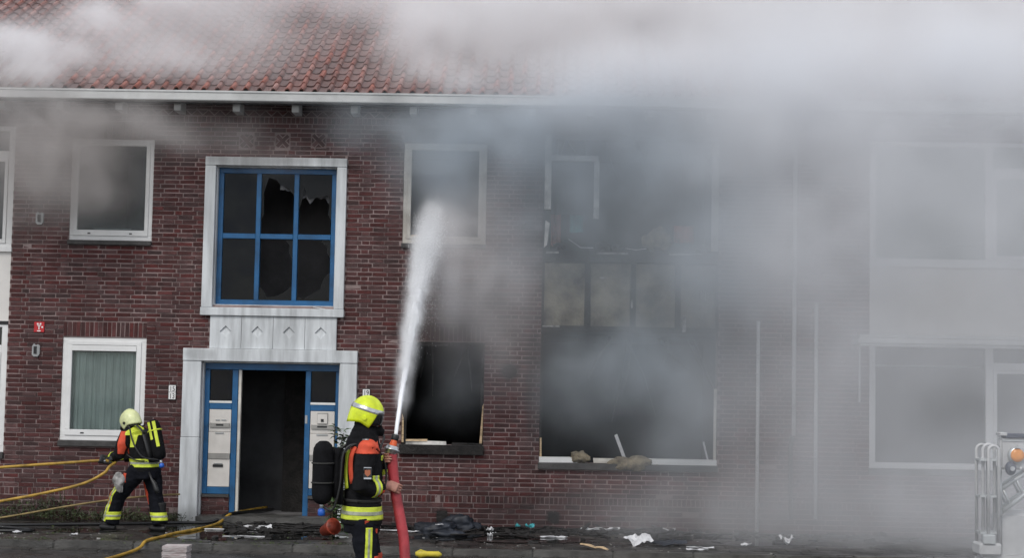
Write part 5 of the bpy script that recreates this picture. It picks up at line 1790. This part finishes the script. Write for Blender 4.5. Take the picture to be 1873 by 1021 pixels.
# yellow plastic piece, burning wood sticks
g = MB().tube([(-1.56, -3.28, .045), (-1.5, -3.27, .045), (-1.42, -3.25, .04), (-1.28, -3.22, .035), (-1.24, -3.21, .03)], [.022, .055, .035, .04, .012], 10)
g.build('plastic_fitting', M['yellowpl'], None, True, label='yellow plastic fitting lying right of the red hose', cat='fitting').location = (.12, 0, -.075 if -3.2 < KY else 0)
for k, (p0, p1, lb) in enumerate((((.62, -2.5, .05), (.80, -2.78, .03), 'pale splintered stick pointing at the kerb'), ((.80, -2.76, .04), (.93, -2.93, .03), 'pale splintered stick lying across the kerb'))):
    MB().tube([p0, Vector(p0).lerp(Vector(p1), .5) + Vector((.005, 0, .01)), p1], [(.012, .03), (.015, .036), (.008, .02)], 7).build('wood_splinter', M['wood'], None, label=lb, cat='splinter', group='splintered sticks at the kerb')
# white strips of foam in the puddle by the door
for k, a in enumerate([(-4.1, -1.15, .75, .05, .12, 'long white strip in the puddle in front of the door', .015), (-3.82, -1.0, .45, .14, .25, 'ragged white foam patch in the puddle in front of the door', .05), (-3.75, -2.0, .62, .035, .09, 'thin white strip between door and kerb', .012)]):
    sheet(a[0], a[1], .003, a[2], a[3], a[4], 'paper', 'paper_scrap', a[5], 'scrap', GP, a[6], 90 + k)
g = MB()
for k in range(7):
    g.box(-4.42 + rnd.uniform(-.006, .006), -4.13 + rnd.uniform(-.006, .006), -3.86 + rnd.uniform(-.006, .006), -3.60 + rnd.uniform(-.006, .006), ZR + .022 * k, ZR + .022 * k + .02, .004)
g.build('newspaper_bundle', M['news'], None, label='bundle of folded newspapers lying in the road by the yellow hose', cat='newspapers')

# ------------------------------------------------------------------ rescue cage of the aerial ladder at the right edge
cg = empty('rescue_cage', (5.2, -5.9, ZR), 'white ladder rescue cage with folded tubular guard rails and amber lamp', 'rescue cage')
def bent(x0, x1, y, z0, z1, r_, name='guard_rail'):
    rr = (x1 - x0) / 2
    pts = [(x0, y, z0)]
    pts += [((x0 + x1) / 2 - rr * math.cos(t), y, z1 - rr + rr * math.sin(t)) for t in [math.pi * k / 10 for k in range(11)]]
    pts += [(x1, y, z0)]
    return MB().tube(pts, r_, 10).build(name, M['cagewhite'], cg, True)
bent(4.675, 4.79, -5.90, .5, 1.525, .017)
bent(4.715, 4.835, -6.0, .5, 1.53, .018)
bent(4.745, 4.85, -6.1, .52, 1.52, .017)
for zz in (1.36, .98, .6):
    MB().box(4.66, 4.86, -5.99 - .1, -5.89, zz, zz + .022, .0).build('rail_bracket', M['cagealu'], cg)
link('rail_foot', bevel(MB().box(4.64, 4.87, -6.15, -5.85, .38, .51).data('rail_foot', M['cagewhite']), .02), cg)
link('rail_hinge', bevel(MB().box(4.67, 4.8, -6.17, -6.10, .50, .60).data('rail_hinge', M['cagealu']), .01), cg)
link('body', bevel(MB().box(4.87, 6.6, -5.95, -5.7, .15, .84).data('body', M['cagewhite']), .06, 3), cg)
link('floor_frame', bevel(MB().box(4.66, 6.6, -6.12, -5.85, ZR, .38).data('floor_frame', M['cagewhite']), .03, 2), cg)
link('lamp_housing', bevel(MB().box(4.885, 5.9, -6.05, -5.9, 1.27, 1.6).data('lamp_housing', M['cagewhite']), .02, 2), cg)
link('top_bar', bevel(MB().box(4.93, 5.9, -6.06, -5.9, 1.602, 1.65).data('top_bar', M['cagedark']), .008), cg)
link('top_cap', bevel(MB().box(4.875, 4.95, -6.07, -5.9, 1.625, 1.66).data('top_cap', M['cagewhite']), .006), cg)
MB().box(4.9, 5.9, -6.062, -6.045, 1.57, 1.585).build('trim_strip', M['cagealu'], cg)
for (x, zz, r_) in ((5.045, 1.425, .075), (5.235, 1.45, .075)):
    l_ = MB().tube([(x, -6.04, zz), (x, -6.085, zz), (x, -6.10, zz)], [r_ + .014, r_ + .014, r_ + .004], 20).build('lamp_rim', M['cagealu'], cg, True)
    MB().tube([(x, -6.09, zz), (x, -6.112, zz), (x, -6.122, zz)], [r_, r_ * .9, r_ * .5], 20).build('lamp_lens', M['amber'], l_, True)
    MB().add([(x - .03, -6.13, zz + r_), (x + .03, -6.13, zz + r_), (x, -6.13, zz + r_ + .03), (x - .03, -6.05, zz + r_), (x + .03, -6.05, zz + r_), (x, -6.05, zz + r_ + .03)], [(0, 1, 2), (3, 5, 4), (0, 2, 5, 3), (1, 4, 5, 2), (0, 3, 4, 1)]).build('lamp_hood', M['cagealu'], l_)
g = MB().ball((4.965, -6.13, 1.29), .06, .06, .075)
bl = g.build('blue_light', M['cagedark'], cg, True)
MB().tube([(4.965, -6.19, 1.29), (4.965, -6.2, 1.29)], .025, 10).build('light_glint', M['silver'], bl)
for (x, zz) in ((5.09, 1.29), (5.14, 1.3)):
    MB().ball((x, -6.065, zz), .014).build('bolt', M['white'], cg, True)
def bar(p0, p1, r_, name):
    return MB().tube([p0, p1], r_, 8).build(name, M['cagealu'], cg, True)
for yy in (-6.0, -5.85):
    bar((4.875, yy, .80), (5.55, yy, 1.323), .026, 'ladder_rail')
    bar((4.875, yy, 1.04), (5.2, yy, 1.275), .022, 'ladder_rail')
    bar((4.882, yy - .03, .79), (4.882, yy - .03, 1.3), .022, 'ladder_post')
    for k in range(3):
        x = 4.90 + k * .14
        bar((x + .10, yy, .80 + (x + .10 - 4.875) * .775), (x + .015, yy, 1.06 + (x - 4.875) * .745), .015, 'ladder_rung')
bar((4.875, -6.0, .80), (4.875, -5.85, .80), .02, 'ladder_rung')

# ------------------------------------------------------------------ smoke
def smoke_mat(name, col, aniso=0.0):
    m = bpy.data.materials.new(name)
    m.use_nodes = True
    t = m.node_tree
    t.nodes.clear()
    o_ = t.nodes.new('ShaderNodeOutputMaterial')
    v_ = t.nodes.new('ShaderNodeVolumePrincipled')
    v_.inputs['Color'].default_value = (*col, 1)
    v_.inputs['Density'].default_value = 1.0
    v_.inputs['Anisotropy'].default_value = aniso
    t.links.new(v_.outputs[0], o_.inputs['Volume'])
    return m

def smoke(name, lo, hi, vox, blobs, mat, nscale=.55, contrast=(.3, .68), warp=.55, detail=5, seed=0.0):
    """a drifting smoke bank: soft puffs (x, y, z, rx, ry, rz, optical depth), stirred and broken up by turbulence"""
    ng = bpy.data.node_groups.new(name, 'GeometryNodeTree')
    ng.interface.new_socket('Geometry', in_out='OUTPUT', socket_type='NodeSocketGeometry')
    N, L = ng.nodes.new, ng.links.new
    go = N('NodeGroupOutput')
    vc = N('GeometryNodeVolumeCube')
    sm = N('GeometryNodeSetMaterial')
    sm.inputs['Material'].default_value = mat
    L(vc.outputs[0], sm.inputs[0])
    L(sm.outputs[0], go.inputs[0])
    vc.inputs['Min'].default_value = lo
    vc.inputs['Max'].default_value = hi
    for k, a, b in zip(('X', 'Y', 'Z'), lo, hi):
        vc.inputs['Resolution ' + k].default_value = max(4, int((b - a) / vox))
    pos = N('GeometryNodeInputPosition')
    off = N('ShaderNodeVectorMath')
    off.inputs[1].default_value = (seed, seed * .7, seed * 1.3)
    L(pos.outputs[0], off.inputs[0])
    wn_ = N('ShaderNodeTexNoise')
    wn_.inputs['Scale'].default_value = nscale * 1.1
    wn_.inputs['Detail'].default_value = 4
    L(off.outputs[0], wn_.inputs['Vector'])
    c_ = N('ShaderNodeVectorMath')
    c_.operation = 'SUBTRACT'
    c_.inputs[1].default_value = (.5, .5, .5)
    L(wn_.outputs['Color'], c_.inputs[0])
    s_ = N('ShaderNodeVectorMath')
    s_.operation = 'SCALE'
    s_.inputs['Scale'].default_value = warp * 2
    L(c_.outputs[0], s_.inputs[0])
    wp = N('ShaderNodeVectorMath')
    L(pos.outputs[0], wp.inputs[0])
    L(s_.outputs[0], wp.inputs[1])
    ns = N('ShaderNodeTexNoise')
    ns.inputs['Scale'].default_value = nscale * 1.9
    ns.inputs['Detail'].default_value = detail
    ns.inputs['Roughness'].default_value = .55
    o2 = N('ShaderNodeVectorMath')
    L(off.outputs[0], o2.inputs[0])
    L(s_.outputs[0], o2.inputs[1])
    L(o2.outputs[0], ns.inputs['Vector'])
    mr = N('ShaderNodeMapRange')
    mr.interpolation_type = 'SMOOTHSTEP'
    mr.inputs[1].default_value, mr.inputs[2].default_value = contrast
    mr.inputs[3].default_value = .12
    mr.inputs[4].default_value = 1.9
    L(ns.outputs['Fac'], mr.inputs[0])
    tot = None
    for (x, y, z, rx, ry, rz, tau) in blobs:
        a = N('ShaderNodeVectorMath')
        a.operation = 'SUBTRACT'
        L(wp.outputs[0], a.inputs[0])
        a.inputs[1].default_value = (x, y, z)
        b = N('ShaderNodeVectorMath')
        b.operation = 'DIVIDE'
        L(a.outputs[0], b.inputs[0])
        b.inputs[1].default_value = (rx, ry, rz)
        d = N('ShaderNodeVectorMath')
        d.operation = 'DOT_PRODUCT'
        L(b.outputs[0], d.inputs[0])
        L(b.outputs[0], d.inputs[1])
        p = N('ShaderNodeMath')
        p.operation = 'POWER'
        p.inputs[0].default_value = math.exp(-1)
        L(d.outputs['Value'], p.inputs[1])
        ma = N('ShaderNodeMath')
        ma.operation = 'MULTIPLY_ADD'
        L(p.outputs[0], ma.inputs[0])
        ma.inputs[1].default_value = tau / (1.77 * ry)
        if tot is None:
            ma.inputs[2].default_value = 0
        else:
            L(tot, ma.inputs[2])
        tot = ma.outputs[0]
    fm = N('ShaderNodeMath')
    fm.operation = 'MULTIPLY'
    L(tot, fm.inputs[0])
    L(mr.outputs[0], fm.inputs[1])
    fs = N('ShaderNodeMath')
    fs.operation = 'SUBTRACT'
    fs.use_clamp = False
    L(fm.outputs[0], fs.inputs[0])
    fs.inputs[1].default_value = .006
    fx = N('ShaderNodeMath')
    fx.operation = 'MAXIMUM'
    L(fs.outputs[0], fx.inputs[0])
    fx.inputs[1].default_value = 0
    L(fx.outputs[0], vc.inputs['Density'])
    vd = bpy.data.volumes.new(name)
    vd.materials.append(mat)
    vo = bpy.data.objects.new(name, vd)
    COL.objects.link(vo)
    vo['kind'] = 'stuff'
    vo.modifiers.new('smoke', 'NODES').node_group = ng
    return vo

S_ROOF = smoke_mat('pale_smoke', (.972, .966, .972))
S_WALL = smoke_mat('blue_grey_smoke', (.957, .966, .986))
S_BAY = smoke_mat('shaded_blue_smoke', (.79, .845, .895))  # blue smoke; the shade under the eaves is put into its darker colour
S_BROWN = smoke_mat('brown_smoke', (.72, .69, .675))
S_MIST = smoke_mat('water_mist', (.93, .91, .91))
S_JET = smoke_mat('jet_spray', (1, 1, 1))

veil_blobs = [
    (-4.9, 1.0, 7.1, .9, .6, .6, 1.0), (-5.4, 1.6, 7.8, .9, .6, .5, 1.1), (-6.0, .5, 6.9, .9, .5, .4, .8), (-5.2, .1, 6.55, 1.1, .4, .35, .9), (-3.9, 2.2, 8.4, 1.5, .7, .4, 1.2), (-2.6, 2.0, 8.3, .8, .6, .4, 1.4),
    (-1.9, 1.0, 7.2, .6, .6, .85, 1.4), (-.5, 1.0, 7.3, 1.0, .9, 1.0, 2.3), (-1.6, .0, 6.5, .8, .5, .3, 1.0), (1.6, 1.6, 7.9, 1.5, 1.0, 1.0, 3.0), (1.3, .4, 6.8, 1.4, .7, .5, 1.3), (4.2, 1.2, 7.5, 1.9, 1.1, 1.1, 3.4), (7.5, 1.2, 7.5, 2.2, 1.2, 1.2, 3.4), (4.2, .2, 6.6, 2.0, .7, .5, 1.8), (7.6, .2, 6.6, 2, .7, .5, 1.8),
    (4.6, 2.5, 9.2, 3, 1.2, .9, 2.2), (8.4, 2.5, 9.2, 3, 1.2, 1, 2.2), (0, 2.5, 8.7, 1.6, 1.0, .5, 1.6), (-7.9, .3, 6.8, .6, .5, .4, .5), (-3.5, 1.0, 7.2, .6, .5, .8, .35)]
smoke('roof_smoke', (-10, -1.6, 5.9), (11.5, 5, 11), .1, veil_blobs, S_ROOF, .6, contrast=(.2, .8), seed=3.1)
plume_blobs = [
    (-8.2, .1, 6.7, .9, .5, .45, 2.6), (-7.4, .4, 6.85, .5, .45, .28, 2.2), (-6.75, .9, 7.45, .42, .45, .3, 2.2), (-6.1, 1.6, 8.1, .5, .5, .3, 2.2), (-5.6, 2.2, 8.6, .6, .5, .3, 1.8), (-7.4, -.3, 6.35, .7, .4, .3, 1.7), (-4.6, 2.0, 8.5, .9, .5, .3, .8), (-1.5, .6, 7.0, .6, .5, .6, 1.3), (-.6, 1.0, 7.6, .9, .6, .7, 1.4), (-1.3, -.3, 6.4, .5, .35, .3, .9)]
smoke('plume_smoke', (-10, -1.6, 5.7), (1.2, 3.4, 9.4), .075, plume_blobs, S_ROOF, 1.1, contrast=(.38, .62), warp=.3, detail=7, seed=31.9)
wall_blobs = [
    (3.5, -1.0, 4.9, 1.1, .9, 1.7, 1.5), (5.8, -1.2, 5.0, 2.6, 1.0, 1.7, .9), (8.5, -1.2, 4.5, 2.6, 1.0, 2.5, .9), (4.2, -1.1, 2.7, 1.2, .9, 1.5, .75), (3.4, -.8, 1.2, 1.3, .8, 1.2, .7), (6.2, -1.3, .9, 2.0, 1.0, .8, .85), (6.6, -1.2, 2.4, 1.9, 1.0, 1.0, .62), (6.2, -1.1, 4.3, 1.6, .8, .8, .35),
    (1.4, -.9, 6.3, 1.6, .6, .45, 1.5), (4.4, -1.1, 6.25, 2.4, .8, .85, 2.0), (8.0, -1.1, 6.4, 2.4, .8, .6, 2.2),
    (2.2, -1.3, .35, 1.4, .9, .4, .5), (4.8, -1.6, .4, 2.0, 1.0, .5, .75), (5.2, -6.9, .9, 1.0, .7, 1.0, .45)]
smoke('wall_smoke', (-2, -8.2, -.05), (11.5, .28, 7.6), .11, wall_blobs, S_WALL, .42, contrast=(.1, .9), warp=.5, detail=4, seed=8.4)
bay_blobs = [
    (1.6, -.7, 5.1, 1.3, .6, .9, 1.25), (2.5, -.7, 4.2, .9, .6, 1.4, .9), (.4, -.7, 5.6, .9, .6, .5, .9), (1.4, -.6, 3.4, 1.2, .5, .8, .5), (.6, -.5, 4.6, .8, .4, .6, .4),
    (1.2, -.4, 2.4, .8, .4, .45, .75), (2.1, -.4, 1.9, .8, .5, .9, .65), (.6, -.4, 1.9, .6, .4, .7, .3),
    (-1.35, -.45, 5.2, .5, .45, .55, 1.5), (-.6, -.6, 5.75, .9, .5, .4, 1.3), (-1.7, -.5, 5.8, .7, .4, .3, 1.0), (-2.5, -.5, 5.75, .4, .35, .25, .5), (-.1, -.5, 4.9, .6, .45, .9, .6), (-.3, -.4, 3.8, .7, .4, .8, .35),
    (-.95, -.15, 2.15, .4, .3, .5, .35), (1.0, -.8, 6.0, 1.4, .5, .3, .9)]
smoke('bay_smoke', (-4.0, -2.6, .6), (4.6, .28, 6.9), .085, bay_blobs, S_BAY, .65, contrast=(.16, .84), warp=.5, detail=6, seed=11.7)
left_blobs = [(-6.7, -.6, 5.35, .65, .5, .6, 1.4), (-6.4, -.5, 4.9, .55, .45, .4, .9), (-7.5, -.7, 5.7, .7, .5, .4, 1.6), (-6.0, -.6, 5.7, .7, .4, .25, 1.0), (-7.3, -.6, 4.95, .8, .5, .5, 1.3), (-5.2, -.5, 5.6, .6, .4, .3, .5), (-4.2, -.5, 5.45, .6, .4, .25, .35)]
smoke('eaves_smoke', (-10, -2.4, 3.6), (-3.0, .0, 7.2), .07, left_blobs, S_BROWN, .9, contrast=(.24, .76), detail=6, seed=15.2)
mist_blobs = [(-.95, -.7, 4.15, .45, .4, .5, .5), (-.75, -.7, 3.5, .6, .5, .8, .75), (-1.0, -.3, 4.5, .4, .35, .35, .7), (-.55, -.6, 2.8, .55, .4, .6, .4), (-1.24, -1.2, 4.0, .17, .9, .4, .9), (-1.15, -2.0, 3.55, .15, .9, .45, .65), (-1.1, -1.4, 3.2, .16, .8, .4, .4)]
smoke('spray_mist', (-3, -4, 1.6), (1.2, .25, 6.0), .07, mist_blobs, S_MIST, 1.1, contrast=(.2, .8), warp=.3, seed=21.7)
jet_blobs = []
for k in range(24):
    t = .12 + .88 * k / 23
    q = jet(t)
    w_ = (.026 + .15 * t ** 1.25) * (1 if t < .86 else 1 - 2.8 * (t - .86))
    q = q + Vector((.05 * max(0, t - .5), 0, 0))
    jet_blobs.append((q.x, q.y, q.z, w_, .28, max(w_ * 1.3, .2), 1.25 * (1 if t < .75 else .8)))
smoke('jet_spray', (-1.95, -7.2, 1.7), (-.85, .2, 5.2), .032, jet_blobs, S_JET, 2.4, contrast=(.36, .64), warp=.1, detail=6, seed=4.2)
